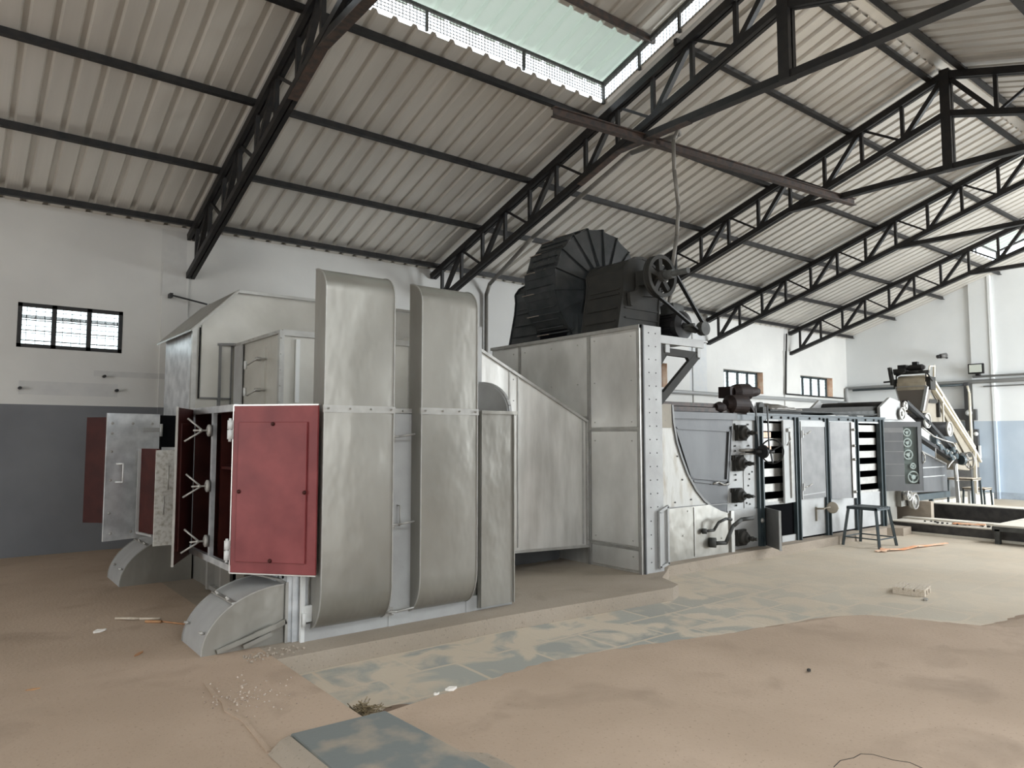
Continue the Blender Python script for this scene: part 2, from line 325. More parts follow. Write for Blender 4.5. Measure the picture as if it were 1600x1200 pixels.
for y0, y1, z0 in ((EY, 2., LOW), (2., RY, 3.8), (RY, 6.2, 3.8), (6.2, WY, LOW)):
    m.prism([(X0, y0, z0), (X0, y1, z0), (X0, y1, rz(y1)), (X0, y0, rz(y0))], (-.25, 0, 0))
struct('wall_rear', m, WALL)
# pilasters and column lines
m = MB(); m.box(X1-.07, X1+.01, 7.28, 7.78, LOW, 5.95); m.box(X1-.1, X1, 7.24, 7.30, LOW, 5.98); struct('trim_1', m, WALLF)
m = MB(); m.box(2.42, 2.78, WY-.03, WY+.01, 0, 4.1); struct('trim_2', m, WALL)
m = MB(); m.box(14.7, 15.25, WY-.035, WY+.01, 0, 4.2); m.box(18.85, 19.35, WY-.035, WY+.01, 0, 4.0); struct('trim_3', m, WALL)

# ceiling: corrugated sheets, with the two raised monitors left open
OPEN = [(-3.0, 6.95), (19.45, 21.6)]; OY0, OY1 = 1.42, 6.78
def corr(x0, x1, ya, za, yb, zb, pitch=.25, mbx=None):
    """corrugated strip from edge (ya,za) to (yb,zb) running along x"""
    m = mbx or MB(); prof = []
    n0 = math.floor(x0/pitch)-1; x = n0*pitch
    while x < x1+pitch:
        for dx, dz in ((0, 0), (.160, 0), (.182, .042), (.228, .042)):
            xx = x+dx
            if x0 <= xx <= x1: prof.append((xx, dz))
        x += pitch
    prof = [(x0, prof[0][1])]+prof+[(x1, prof[-1][1])]
    m.grid([[(x, ya, za+dz) for x, dz in prof], [(x, yb, zb+dz) for x, dz in prof]], False); return m
m = MB()
YA = WY+.2
for sgn in (1, -1):
    ys = lambda d: RY+sgn*d
    e = WY-RY+.2; r0 = .09; o1 = OY1-RY
    xs = [X0-.3, OPEN[0][0], OPEN[0][1], OPEN[1][0], OPEN[1][1], X1+.3]
    for i in range(5):
        opened = i in (1, 3)
        if sgn == -1 and i == 2:  # unseen slot in the near slope for the added far light
            for xa, xb, ya_, yb_ in ((xs[2], 12.9, e, o1), (12.9, 20.5, e, 6.3), (12.9, 20.5, 3.8, o1), ): corr(xa, min(xb, xs[3]), ys(ya_), rz(ys(ya_)), ys(yb_), rz(ys(yb_)), mbx=m)
        elif sgn == -1 and i == 1:  # unseen slot over the camera for the added near light
            for xa, xb, ya_, yb_ in ((xs[1], -1.8, e, o1), (-1.8, 5.8, e, 6.3), (-1.8, 5.8, 4.4, o1), (5.8, xs[2], e, o1)): corr(xa, xb, ys(ya_), rz(ys(ya_)), ys(yb_), rz(ys(yb_)), mbx=m)
        else: corr(xs[i], xs[i+1], ys(e), rz(ys(e)), ys(o1), rz(ys(o1)), mbx=m)
        if not opened: corr(xs[i], xs[i+1], ys(o1), rz(ys(o1)), ys(r0), rz(ys(r0)), mbx=m)
ce = struct('ceiling', m, ROOF)
sd = ce.modifiers.new('s', 'SOLIDIFY'); sd.thickness = .004
# ridge cap
m = MB()
for x0, x1 in ((6.95, 19.45), (21.6, X1+.3)):
    for sg in (1, -1): m.prism([(x0, RY, rz(RY)+.07), (x0, RY+sg*.28, rz(RY+.28)+.05), (x0, RY+sg*.28, rz(RY+.28)+.045), (x0, RY, rz(RY)+.065)], (x1-x0, 0, 0))
struct('trim_4', m, ROOF)

# raised roof monitors
RZ = .34
def monitor(x0, x1, label, fine=True, side=1):
    t = thing('roof_monitor', label, 'roof light', (x0, RY, rz(OY1)))
    e0, e1 = x0-.15, x1+.12
    for sg in (1, -1):
        d1 = OY1-RY+.12
        seq = ((d1, .98*d1-.75, TRANS, 'translucent_sheet'), (.98*d1-.75, .0, ROOF, 'ridge_sheet'))
        for a, b_, mt, nm in seq:
            mm = corr(e0, e1, RY+sg*a, rz(RY+a)+RZ, RY+sg*b_, rz(RY+b_)+RZ)
            obj(nm, mm, mt, t)
        mm = MB(); y = RY+sg*(OY1-RY)
        zb, zt = rz(OY1), rz(OY1)+RZ-.06
        mm.bar((x0, y, zt), (x1, y, zt), .035, .035)
        n = int((x1-x0)/1.42)
        for i in range(n+1): 
            xx = x1-i*1.42; mm.bar((xx, y, zb+.02), (xx, y, zt), .03, .03)
        obj('side_rail', mm, GREYM, t)
        if fine:
            mm = MB(); n = int((x1-max(x0, 1))/.045)
            for i in range(n): xx = x1-i*.045; mm.bar((xx, y, zb+.06), (xx, y, zt), .007, .007)
            for i in range(6): zz = zb+.07+i*.04; mm.bar((max(x0, 1), y, zz), (x1, y, zz), .007, .007)
            if sg == 1: obj('wire_mesh', mm, PIPE, t)
        # end frame along the slope
        for xe in ((x1,) if side > 0 else (x0, x1)):
            mm = MB(); y0, y1 = RY+sg*.05, RY+sg*(OY1-RY)
            mm.bar((xe, y0, rz(y0)+RZ-.06), (xe, y1, rz(y1)+RZ-.06), .05, .05)
            for i in range(5):
                yy = y1+(y0-y1)*i/4; mm.bar((xe, yy, rz(yy)), (xe, yy, rz(yy)+RZ-.06), .035, .035)
            if fine and sg == 1:
                k = int(abs(y1-y0)/.05)
                for i in range(k): yy = y0+(y1-y0)*i/k; mm.bar((xe, yy, rz(yy)+.03), (xe, yy, rz(yy)+RZ-.07), .006, .006)
                for i in range(5): zz = .05+i*.045; mm.bar((xe, y0, rz(y0)+zz), (xe, y1, rz(y1)+zz), .004, .004)
            obj('end_frame', mm, GREYM, t)
    for yy in (5.95, 4.75, 3.4, 2.2):
        mm = MB(); mm.bar((x0-.1, yy, rz(yy)+RZ-.045), (x1+.1, yy, rz(yy)+RZ-.045), .05, .08); obj('raised_purlin', mm, RUST, t)
    return t
monitor(OPEN[0][0], OPEN[0][1], 'raised roof light with wire mesh sides at the top left, above the silver furnace')
monitor(OPEN[1][0], OPEN[1][1], 'far raised roof light glaring white beside the end gable wall', False, -1)

# trusses
TX = [2.80, 7.05, 11.35, 15.35, 19.2]
TL = ['nearest black roof truss, dropping to the wall left of the silver furnace',
      'black roof truss second from the left, foot hidden behind the tall curved ducts',
      'third black roof truss, passing behind the charcoal fan, its king post at upper right',
      'fourth black roof truss, between the motor bracket and the wall corner',
      'farthest black roof truss, ending on the wall between the two far windows']
def truss(X, label):
    t = thing('roof_truss', label, 'truss', (X, RY, 3.9), group='black steel roof trusses')
    def tcz(y): return rz(y)-.135
    def bcz(y): return rz(y)-.72
    step = .628
    for sg in (1, -1):
        Y = lambda k: RY+sg*step*k
        ye = RY+sg*(WY-RY-.02)
        m = MB()
        for dx in (-.036, .036): m.bar((X+dx, RY, tcz(RY)), (X+dx, ye, tcz(ye)), .05, .10)
        obj('top_chord', m, BLK, t)
        m = MB()
        for dx in (-.034, .034): m.bar((X+dx, RY, bcz(RY)), (X+dx, ye, bcz(ye)), .052, .085)
        obj('bottom_chord', m, BLK, t)
        m = MB(); jy = Y(4)
        m.bar((X, RY, bcz(jy)), (X, jy, bcz(jy)), .11, .085); obj('tie_beam', m, BLK, t)
        if sg == 1 and X < 8:
            m = MB(); m.bar((X, jy-1.2, bcz(jy)-.045), (X, jy, bcz(jy)-.045), .112, .012); m.bar((X, Y(5.2), bcz(Y(5.2))-.046), (X, jy, bcz(jy)-.046), .112, .012); obj('rusty_flange', m, RUST, t)
        for k in range(1, 12):
            m = MB(); m.bar((X, Y(k), tcz(Y(k))), (X, Y(k), bcz(Y(k))), .05, .05); obj('vertical_strut', m, BLK, t)
        for k in range(0, 12, 2):
            for q in (k-1, k+1):
                if 0 <= q <= 11 and not (k == 0 and q < 0):
                    m = MB(); w_ = .065 if q > k else .035
                    m.bar((X, Y(k), tcz(Y(k))), (X, Y(q), bcz(Y(q))), w_, w_, up=(1, 0, 0)); obj('diagonal_brace', m, BLK, t)
    m = MB(); m.bar((X-.045, RY, tcz(RY)+.07), (X-.045, RY, bcz(RY+step*4)-.04), .06, .13, up=(0, 1, 0)); m.bar((X+.045, RY, tcz(RY)+.07), (X+.045, RY, bcz(RY+step*4)-.04), .06, .13, up=(0, 1, 0)); obj('king_post', m, BLK, t)
    return t
for x, l in zip(TX, TL): truss(x, l)

# purlins: one length per bay side, whole runs where the roof is closed
PY = [11.12, 9.82, 8.47, 7.02, 5.55, 4.32, 3.88, 2.6, 1.1, -.4, -1.8, -2.95]
PN = ['lowest black purlin, just above the window wall', 'second black purlin up from the window wall', 'third black purlin up from the window wall', 'fourth black purlin, right below the mesh of the near roof light',
      'fifth black purlin, crossing the closed roof right of the near roof light', 'black purlin on the window side of the ridge', 'black purlin on the camera side of the ridge']
for i, y in enumerate(PY):
    m = MB(); x0 = X0 if (y > OY1 or y < OY1-2*(OY1-RY)) else OPEN[0][1]+.02
    x1 = X1 if (y > OY1 or y < OY1-2*(OY1-RY)) else OPEN[1][0]
    z = rz(y)-.045
    m.bar((x0, y, z), (x1, y, z), .05, .085); m.bar((x0, y-.03, z-.04), (x1, y-.03, z-.04), .06, .012)
    if i > 6 and y < 0: continue
    lab = PN[i] if i < 7 else ['black purlin high on the far slope, first beyond the ridge pair', 'black purlin on the slope over the camera, second beyond the ridge pair'][i-7]
    obj('roof_purlin', m, BLK, None, label=lab, cat='purlin', group='black roof purlins')

# windows: steel frame, three panes, bars
def window(n, x0, x1, z0, z1, yf, panes, deep):
    f = MB(); t = .05
    f.box(x0, x1, yf, yf+.05, z0, z0+t); f.box(x0, x1, yf, yf+.05, z1-t, z1)
    for i in range(panes+1):
        xx = x0+(x1-x0)*i/panes; hw = .028 if 0 < i < panes else .05
        f.box(max(x0, xx-hw), min(x1, xx+hw), yf, yf+.05, z0, z1)
    fr = obj('window_%d' % n, f, BLK if not deep else DGRN, None, kind='structure')
    g = MB(); g.box(x0+.02, x1-.02, yf+.07, yf+.075, z0+.02, z1-.02); obj('pane', g, GLASS, fr)
    g = MB()
    k = int((x1-x0)/.1)
    for i in range(1, k): xx = x0+(x1-x0)*i/k; g.bar((xx, yf+.03, z0), (xx, yf+.03, z1), .006, .006)
    for i in range(1, 6): zz = z0+(z1-z0)*i/6; g.bar((x0, yf+.03, zz), (x1, yf+.03, zz), .007, .007)
    obj('security_bars', g, BLK, fr)
    if deep:
        g = MB()
        g.box(x1-.004, x1+.0, WY+.002, yf, z0, z1); obj('reveal', g, BRICKO, fr)
    return fr
window(1, .70, 1.93, 2.72, 3.31, WY-.005, 3, False)
window(2, 12.0, 13.74, 2.73, 3.32, WY+.18, 4, True)
window(3, 16.0, 17.82, 2.72, 3.32, WY+.18, 4, True)
window(4, 19.75, 21.6, 2.74, 3.35, WY+.18, 4, True)
# neighbouring building's railing and awning seen through the windows
m = MB(); m.box(-9, 9, 12.6, 12.64, 2.83, 2.86); m.box(-9, 9, 12.6, 12.64, 3.28, 3.33)
for i in range(3): m.box(-9, 9, 12.6, 12.63, 2.95+i*.15, 2.962+i*.15)
for i in range(10): m.box(-8+i*1.7, -7.94+i*1.7, 12.6, 12.64, 0, 3.6)
obj('yard_fence', m, GREYM, None, label='grey slatted fence glimpsed outside through the left window', cat='fence')
m = MB(); m.box(-9, 26, 14.0, 14.2, -.2, 2.72); obj('boundary_wall', m, BRICKO, None, label='low orange wall outside behind the windows', cat='wall')
m = MB(); m.box(-40, 45, 11.7, 60, -.5, -.3); m.box(-40, 45, -60, -3.5, -.4, -.2); m.box(-60, -8.4, -3.5, 11.7, -.4, -.2); struct('floor_4', m, CEM)

# ------------------------------------------------------------------ helpers for machine detail
def rivets(m, pts, axis, r=.008, h=.008):
    for p in pts: m.cyl(p, Vector(p)+Vector(axis)*h, r, 8, r*.7, False)
    return m
def lin(a, b, n): a = Vector(a); b = Vector(b); return [a+(b-a)*i/(n-1) for i in range(n)]
def D_handle(m, a, b, out, r=.006):
    a = Vector(a); b = Vector(b); o = Vector(out); m.tube([a, a+o, b+o, b], r, 8); return m

# ================================================================== FURNACE
F = thing('hot_air_furnace', 'large silver-painted sheet-metal furnace with two tall curved ducts and open red fire doors', 'furnace', (3.2, 5.4, 0))
m = MB(); m.box(2.26, 4.2, 5.38, 8.7, .0, 1.77); m.box(2.27, 4.19, 8.7, 10.3, .0, 1.77); obj('lower_body', m, SIL, F)
m = MB(); m.box(2.2, 4.22, 5.355, 5.4, .0, .13); m.box(2.93, 2.99, 5.35, 5.39, .0, 1.76); m.box(3.70, 3.76, 5.35, 5.39, .0, 1.76); obj('base_strip', m, SILW, F)
# hood with sloped shoulder
m = MB(); hp = [(2.24, 8.7, 1.45), (2.24, 8.7, 2.80), (2.68, 8.7, 3.25), (5.2, 8.7, 3.26), (5.2, 8.7, 1.45)]
m.prism(hp, (0, 1.45, 0)); hood = obj('hood', m, SILH, F)
m = MB()
m.bar((2.17, 8.66, 2.755), (2.68, 8.66, 3.27), .03, .045, up=(0, 1, 0)); m.bar((2.68, 8.67, 3.27), (5.2, 8.67, 3.28), .045, .035); m.bar((2.21, 8.68, .6), (2.21, 8.68, 2.79), .05, .05)
rivets(m, lin((2.2, 8.66, 2.79), (2.66, 8.66, 3.25), 12), (0, -1, 0), .009, .03); rivets(m, lin((2.21, 8.66, 1.5), (2.21, 8.66, 2.75), 9), (0, -1, 0))
rivets(m, lin((2.75, 8.66, 3.27), (4.6, 8.66, 3.28), 12), (0, -1, 0)); obj('corner_angle', m, EDGE, hood)
m = MB(); m.prism([(2.15, 8.6, 2.74), (2.15, 8.6, 2.76), (2.68, 8.6, 3.285), (2.68, 8.6, 3.265)], (0, 1.65, 0)); obj('shoulder_sheet', m, SIL, hood)
m = MB(); m.box(2.235, 2.25, 8.75, 10.13, .3, 2.8); m.box(2.20, 2.24, 8.72, 10.15, 1.40, 1.46)
obj('side_sheet', m, GALV, hood)
m = MB(); m.box(2.29, 2.62, 8.675, 8.70, 2.0, 2.83); 
obj('front_sheet', m, SILH, hood)
m = MB(); m.bar((2.63, 8.68, 1.9), (2.63, 8.68, 2.62), .015, .02); m.bar((2.29, 8.68, 1.99), (2.64, 8.68, 1.99), .015, .02); obj('sheet_edge', m, GREYD, hood)
m = MB(); m.bar((2.27, 8.665, 1.98), (2.27, 8.665, 2.80), .012, .012); obj('open_seam', m, DARK, hood)
# vent box on the top with small door on its left face
m = MB(); m.box(2.68, 4.2, 7.2, 8.7, 1.77, 2.62); vb = obj('vent_box', m, SILH, F)
m = MB()
m.bar((2.67, 7.19, 1.78), (2.67, 7.19, 2.63), .05, .05); m.bar((2.68, 7.19, 2.61), (4.2, 7.19, 2.61), .03, .06); m.bar((2.67, 7.2, 2.62), (2.67, 8.7, 2.62), .04, .035); m.bar((2.68, 7.19, 1.83), (4.2, 7.19, 1.83), .03, .09)
m.bar((4.18, 7.19, 1.78), (4.18, 7.19, 2.63), .05, .05)
rivets(m, lin((2.66, 7.16, 1.9), (2.66, 7.16, 2.55), 5), (0, -1, 0)); rivets(m, lin((2.64, 7.3, 2.62), (2.64, 8.6, 2.62), 9), (-1, 0, 0)); obj('box_frame', m, EDGE, vb)
m = MB(); m.box(2.82, 2.86, 7.165, 7.19, 1.9, 2.55); obj('torn_seal', m, WHT, vb)
m = MB(); m.box(2.655, 2.68, 7.62, 8.22, 1.90, 2.50); vd = obj('vent_door', m, SILH, vb)
m = MB()
for z in (2.05, 2.35): m.cyl((2.64, 8.2, z-.045), (2.64, 8.2, z+.045), .016, 10)
obj('hinge', m, WHT, vd)
for z in (2.04, 2.37):
    m = MB(); m.cyl((2.66, 7.6, z), (2.56, 7.6, z), .012, 8); m.tube([(2.57, 7.6, z), (2.53, 7.78, z-.055)], .009, 8); m.box(2.57, 2.62, 7.62, 7.68, z-.02, z+.02); obj('latch', m, STEELL, vd)
m = MB(); m.box(2.645, 2.66, 8.35, 8.62, 1.8, 2.6); obj('box_fold', m, SILW, vb)
m = MB(); m.bar((2.50, 8.69, 1.85), (2.50, 8.69, 2.62), .06, .03); m.bar((2.47, 8.69, 2.62), (2.72, 8.6, 2.63), .03, .03); obj('side_channel', m, GREYD, vb)
# top flange / step rim
m = MB(); m.box(2.2, 4.25, 5.33, 5.40, 1.745, 1.785); m.box(2.20, 2.26, 5.38, 8.7, 1.74, 1.785)
rivets(m, lin((2.3, 5.33, 1.765), (4.2, 5.33, 1.765), 14), (0, -1, 0), .01, .02); obj('step_flange', m, EDGE, F)
# the two tall curved ducts on the front
def duct(x0, x1, zb, zt, yb, yf, zq, lab):
    """side profile: curved in at bottom and rounded back at the top"""
    prof = []
    n = 10
    for i in range(n+1):   # bottom quarter
        a = PI/2*i/n; prof.append((yb-(yb-yf)*math.sin(a), zb+.30*(1-math.cos(a))))
    R = yb-yf+.01
    for i in range(n+1):
        a = PI/2*i/n; prof.append((yf+R*(1-math.cos(a)), zt-.19+.19*math.sin(a)))
    prof.append((yb+.01, 1.78))
    m = MB(); k = len(prof)
    # slight pillow: subdivide across x for the front
    xs = [x0+(x1-x0)*i/6 for i in range(7)]
    P = [[(x, y-(.010*math.sin(PI*(x-x0)/(x1-x0)) if y < yb-.02 and z < zt-.1 else 0), z) for x in xs] for y, z in prof]
    m.grid(P, False)
    m.grid([P[-1], P[0]], False)
    sm = len(m.f)
    for xe, fl in ((x0, True), (x1, False)):
        pts = [(xe, y, z) for y, z in prof]
        low = pts[:n+1]+[p for p in pts[n+1:]]
        m.add(pts, [tuple(range(k)) if not fl else tuple(reversed(range(k)))])
    o = obj('curved_duct', m, SIL, F, label=lab)
    me = o.data
    for i, p_ in enumerate(me.polygons):
        if len(p_.vertices) == 4: p_.use_smooth = True
    for e in me.edges: pass
    bv = o.modifiers.new('e', 'EDGE_SPLIT'); bv.split_angle = math.radians(35)
    m = MB()
    for xe in (x0, x1):
        pts = [Vector((xe, y-.004, z)) for y, z in prof[:2*n+2]]
        for i in range(len(pts)-1): m.bar(pts[i], pts[i+1], .010, .008, up=(1, 0, 0))
    m.box(x0-.01, x1+.01, yf-.012, yf+.01, 1.735, 1.79)
    rivets(m, lin((x0+.03, yf-.012, 1.765), (x1-.03, yf-.012, 1.765), 4), (0, -1, 0), .009, .03)
    obj('folded_seam', m, EDGE, o)
    return o
duct(2.265, 2.86, .09, 2.87, 5.375, 5.18, .33, 'left curved duct, dented near its foot')
duct(3.12, 3.69, .10, 2.86, 5.375, 5.18, .33, 'right curved duct, dented near its foot')
# flat door between the ducts and latches
m = MB(); m.box(2.93, 3.70, 5.335, 5.36, .13, 1.74); ad = obj('access_door', m, SILW, F)
for z in (1.55, .83, .13):
    m = MB(); m.tube([(2.88, 5.31, z), (2.96, 5.27, z), (3.10, 5.24, z+.02)], .008, 8); m.cyl((2.90, 5.36, z-.03), (2.90, 5.30, z+.02), .011, 8); m.cyl((2.93, 5.36, z+.02), (2.93, 5.28, z-.02), .009, 8); m.box(2.86, 2.96, 5.33, 5.345, z-.04, z+.03); obj('swing_latch', m, STEELL, ad)
m = MB(); D_handle(m, (2.99, 5.335, .82), (2.99, 5.335, .98), (0, -.05, 0)); obj('handle', m, STEELL, ad)
m = MB(); m.box(3.82, 4.21, 5.31, 5.345, .03, 1.76); m.bar((3.83, 5.30, .03), (3.83, 5.30, 1.76), .012, .012); m.bar((4.2, 5.30, .03), (4.2, 5.30, 1.76), .012, .012); m.bar((3.82, 5.30, 1.77), (4.23, 5.30, 1.77), .03, .03); obj('side_panel', m, SIL, F)
# right end flanges by the taper
m = MB(); m.box(4.2, 4.26, 5.9, 5.97, 1.78, 2.66); m.box(4.2, 4.30, 5.55, 6.0, .0, 1.75); m.box(4.26, 4.40, 5.98, 6.42, .3, 1.76); obj('end_flange', m, SILW, F)
m = MB(); q = [(4.215, 5.92, 1.78), (4.215, 5.92, 2.08)]+[(4.215+.0, 5.92-.5*math.sin(a), 1.78+.30*math.cos(a)) for a in [PI/2*i/8 for i in range(1, 9)]]
m.prism(q, (.02, 0, 0)); q2 = [Vector((4.24, y, z)) for _, y, z in q[1:]]
for i in range(len(q2)-1): m.bar(q2[i], q2[i+1], .04, .03, up=(1, 0, 0))
obj('quadrant_plate', m, SILW, F)
# firebox housing on the left side with frame, two open red doors
m = MB(); hx = 1.79
m.box(hx, 2.26, 5.74, 5.78, .55, 1.77); m.box(hx, 2.26, 6.88, 6.92, .55, 1.77); m.box(hx, 2.26, 5.74, 6.92, 1.75, 1.79); m.box(hx, 2.26, 5.74, 6.92, .52, .56)
obj('firebox_housing', m, REDD, F)
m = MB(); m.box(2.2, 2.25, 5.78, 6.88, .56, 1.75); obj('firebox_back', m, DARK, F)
m = MB(); m.box(hx+.05, 2.2, 6.28, 6.31, .56, 1.75); m.box(hx+.06, 2.2, 5.80, 6.28, 1.28, 1.30); obj('inner_plates', m, REDD, F)
m = MB()
m.box(hx-.025, hx+.01, 5.72, 6.94, 1.745, 1.80); m.box(hx-.025, hx+.01, 5.72, 6.94, .52, .57); m.box(hx-.02, hx+.012, 6.275, 6.325, .55, 1.76); m.box(hx-.02, hx+.01, 6.90, 6.94, .55, 1.77); m.box(hx-.02, hx+.01, 5.72, 5.76, .55, 1.77)
obj('firebox_frame', m, GALV, F)
def swing(mb_pts, hinge, ang): pass
def slab(m, hx_, hy, ang, w0, w1, z0, z1, t0, t1):
    """box in a door frame of reference: u along door from hinge, t normal offset"""
    a = math.radians(ang); u = Vector((math.cos(a), math.sin(a), 0)); n = Vector((-math.sin(a), math.cos(a), 0)); h = Vector((hx_, hy, 0))
    vs = [h+u*U+n*T+Vector((0, 0, Z)) for Z in (z0, z1) for T in (t0, t1) for U in (w0, w1)]
    m.add(vs, [(0, 2, 3, 1), (4, 5, 7, 6), (0, 1, 5, 4), (2, 6, 7, 3), (0, 4, 6, 2), (1, 3, 7, 5)]); return m
def dpt(hx_, hy, ang, U, T, Z):
    a = math.radians(ang); return Vector((hx_+math.cos(a)*U-math.sin(a)*T, hy+math.sin(a)*U+math.cos(a)*T, Z))
H1 = (1.775, 5.73, -49); W1 = .70
m = MB(); slab(m, *H1, 0, W1, .515, 1.79, -.012, .012); d1 = obj('fire_door', m, RED, F, bevel=.004, label='front fire door swung right, bright red oxide face')
m = MB(); slab(m, *H1, .05, .62, .60, 1.66, -.028, -.012); obj('raised_panel', m, RED, d1, bevel=.004)
m = MB()
for U, Z in ((.34, 1.645), (.07, 1.13), (.61, 1.13), (.34, .615)): m.ball(dpt(*H1, U, -.03, Z), .016, 10, 6)
obj('bolt_heads', m, REDD, d1)
m = MB(); slab(m, *H1, -.003, W1+.004, 1.786, 1.797, -.016, .014); slab(m, *H1, -.003, W1+.004, .507, .516, -.016, .014); slab(m, *H1, -.006, .001, .51, 1.79, -.016, .014); obj('bare_edge', m, EDGE, d1)
for z in (1.6, .68):
    m = MB(); c = dpt(*H1, -.025, -.02, z); m.cyl(c-Vector((0, 0, .07)), c+Vector((0, 0, .0)), .02, 12); m.cyl(c+Vector((0, 0, .006)), c+Vector((0, 0, .075)), .02, 12); m.cyl(c-Vector((0, 0, .09)), c+Vector((0, 0, .09)), .011, 8); obj('hinge', m, WHT, d1)
H2 = (1.775, 6.93, -116); W2 = .60
m = MB(); slab(m, *H2, 0, W2, .50, 1.79, -.005, .012); d2 = obj('fire_door', m, REDD, F, bevel=.003, label='rear fire door swung out, dark brown-red inner face')
m = MB(); slab(m, *H2, .05, .52, .60, 1.66, .012, .028); obj('raised_panel', m, REDD, d2, bevel=.004)
m = MB(); slab(m, *H2, W2, W2+.004, .49, 1.795, -.006, .013); obj('bare_edge', m, EDGE, d2)
for z in (1.68, .60):
    m = MB(); c = dpt(*H2, -.01, .02, z); m.cyl(c-Vector((0, 0, .06)), c+Vector((0, 0, .06)), .014, 10); obj('hinge', m, STEELL, d2)
# three V-shaped screw clamps on the mullion
for z in (1.60, 1.14, .69):
    m = MB(); c = Vector((hx-.04, 6.30, z)); m.lathe(c, (-1, 0, 0), [(0, .0), (0, .050), (.012, .050), (.022, .03), (.022, 0)], 20); m.cyl(c, c+Vector((-.13, 0, 0)), .008, 10); m.ball(c+Vector((-.07, 0, 0)), .016, 10, 6)
    m.tube([c+Vector((-.07, .0, .01)), c+Vector((-.16, .06, .10))], .008, 8); m.tube([c+Vector((-.07, 0, -.01)), c+Vector((-.18, .06, -.09))], .008, 8); obj('screw_clamp', m, STEELL, F)
# lower left face: perforated flange, ash door, frame strips
m = MB(); m.box(2.10, 2.14, 5.42, 5.58, 0, .55); m.box(2.14, 2.26, 5.40, 5.44, 0, .56)
m.box(2.08, 2.12, 5.60, 5.75, 0, .55); pf = obj('perforated_flange', m, GALV, F)
m = MB()
for z in (.06, .2, .34, .48):
    for y, in ((5.5,),): m.cyl((2.102, y, z), (2.094, y, z), .017, 10)
    m.cyl((2.079, 5.68, z), (2.072, 5.68, z), .017, 10)
obj('bolt_holes', m, DARK, pf)
m = MB(); m.bar((2.2, 5.36, .0), (2.2, 5.36, .56), .03, .03); m.box(2.21, 2.27, 5.33, 5.36, .15, .27); m.cyl((2.2, 5.32, .12), (2.2, 5.32, .22), .014, 10); obj('corner_hinge', m, WHT, F)
m = MB(); m.box(2.22, 2.26, 5.8, 8.7, 0, .55); obj('lower_side', m, SIL, F)
m = MB()
for y in (6.35, 6.75, 7.25, 7.7): m.box(2.15, 2.22, y-.03, y+.03, .02, .54)
m.box(2.17, 2.22, 5.8, 7.75, .02, .06)
obj('side_frame', m, EDGE, F)
m = MB(); m.box(2.2, 2.215, 6.80, 7.2, .06, .5); m.box(2.2, 2.215, 6.1, 6.3, .06, .5); obj('ash_opening', m, DARK, F)  # black sheets stand in for the shaded ash openings
m = MB(); m.box(2.14, 2.165, 6.92, 7.2, .1, .54); m.box(2.13, 2.17, 6.50, 6.72, .08, .54); obj('ash_door', m, SIL, F)
m = MB(); m.tube([(2.13, 6.55, .45), (2.06, 6.55, .45), (2.06, 6.62, .45)], .012, 8); m.tube([(2.13, 6.2, .5), (2.04, 6.14, .5), (2.04, 6.02, .49)], .01, 8); obj('ash_latch', m, STEELL, F)
# second firebox housing behind with galvanised doors
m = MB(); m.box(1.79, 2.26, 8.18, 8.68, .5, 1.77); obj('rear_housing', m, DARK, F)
H3 = (1.77, 8.19, 197); W3 = .53
m = MB(); slab(m, *H3, 0, W3, .53, 1.78, -.01, .01); d3 = obj('rear_fire_door', m, GALV, F, label='galvanised door with a D handle')
for U, Z in ((.48, 1.68), (.28, 1.68), (.08, 1.68), (.48, 1.58), (.48, 1.4), (.48, 1.12), (.48, .8), (.46, .6), (.26, .6), (.18, .72)):
    m = MB(); rivets(m, [dpt(*H3, U, .01, Z)], (-math.sin(math.radians(197)), math.cos(math.radians(197)), 0), .014, .012); obj('rivet', m, STEELL, d3)
m = MB(); a_ = dpt(*H3, .43, .01, 1.28); b_ = dpt(*H3, .43, .01, 1.10); nn_ = dpt(*H3, .0, .05, 0)-dpt(*H3, 0, 0, 0); D_handle(m, a_, b_, nn_+Vector((.04, 0, 0)), .008); obj('handle', m, WHT, d3)
m = MB(); slab(m, *H3, -.02, .18, 1.60, 1.64, .01, .022); m.cyl(dpt(*H3, -.01, .02, 1.55), dpt(*H3, -.01, .02, 1.68), .016, 10); obj('strap_hinge', m, SILW, d3)
m = MB(); m.box(1.30, 1.72, 9.12, 9.14, .57, 1.77); m.v = [(x-(y-9.12)*0-.0, y+(1.72-x)*1.05, z) for x, y, z in m.v]; obj('rear_fire_door', m, REDD, F, label='farthest fire door, dark red')
H4 = (1.90, 8.02, 218)
m = MB(); m.box(1.57, 1.60, 7.64, 7.98, .60, 1.43); m.v = [(x+(7.98-y)*.2, y, z) for x, y, z in m.v]; s1 = obj('small_fire_door', m, REDD, F)
m = MB(); m.bar((1.555, 7.99, .60), (1.555, 7.99, 1.43), .02, .025); m.bar((1.555, 7.99, .60), (1.62, 7.62, .6), .02, .02); obj('door_lip', m, SILW, s1)
m = MB(); m.box(1.60, 1.78, 7.48, 7.50, .52, 1.42); s2 = obj('small_fire_door', m, SPANG, F, label='small door of spangled galvanised sheet')
m = MB(); D_handle(m, (1.70, 7.48, 1.05), (1.70, 7.48, 1.27), (0, -.05, 0), .007); D_handle(m, (1.67, 7.48, .82), (1.67, 7.48, .98), (0, -.04, 0), .007); obj('handle', m, STEELL, s2)
m = MB(); m.box(1.78, 2.26, 7.46, 8.1, .5, .56); m.box(1.78, 2.26, 7.46, 8.1, 1.40, 1.44); m.box(2.2, 2.26, 7.5, 8.1, .56, 1.4); obj('small_housing', m, SILW, F)

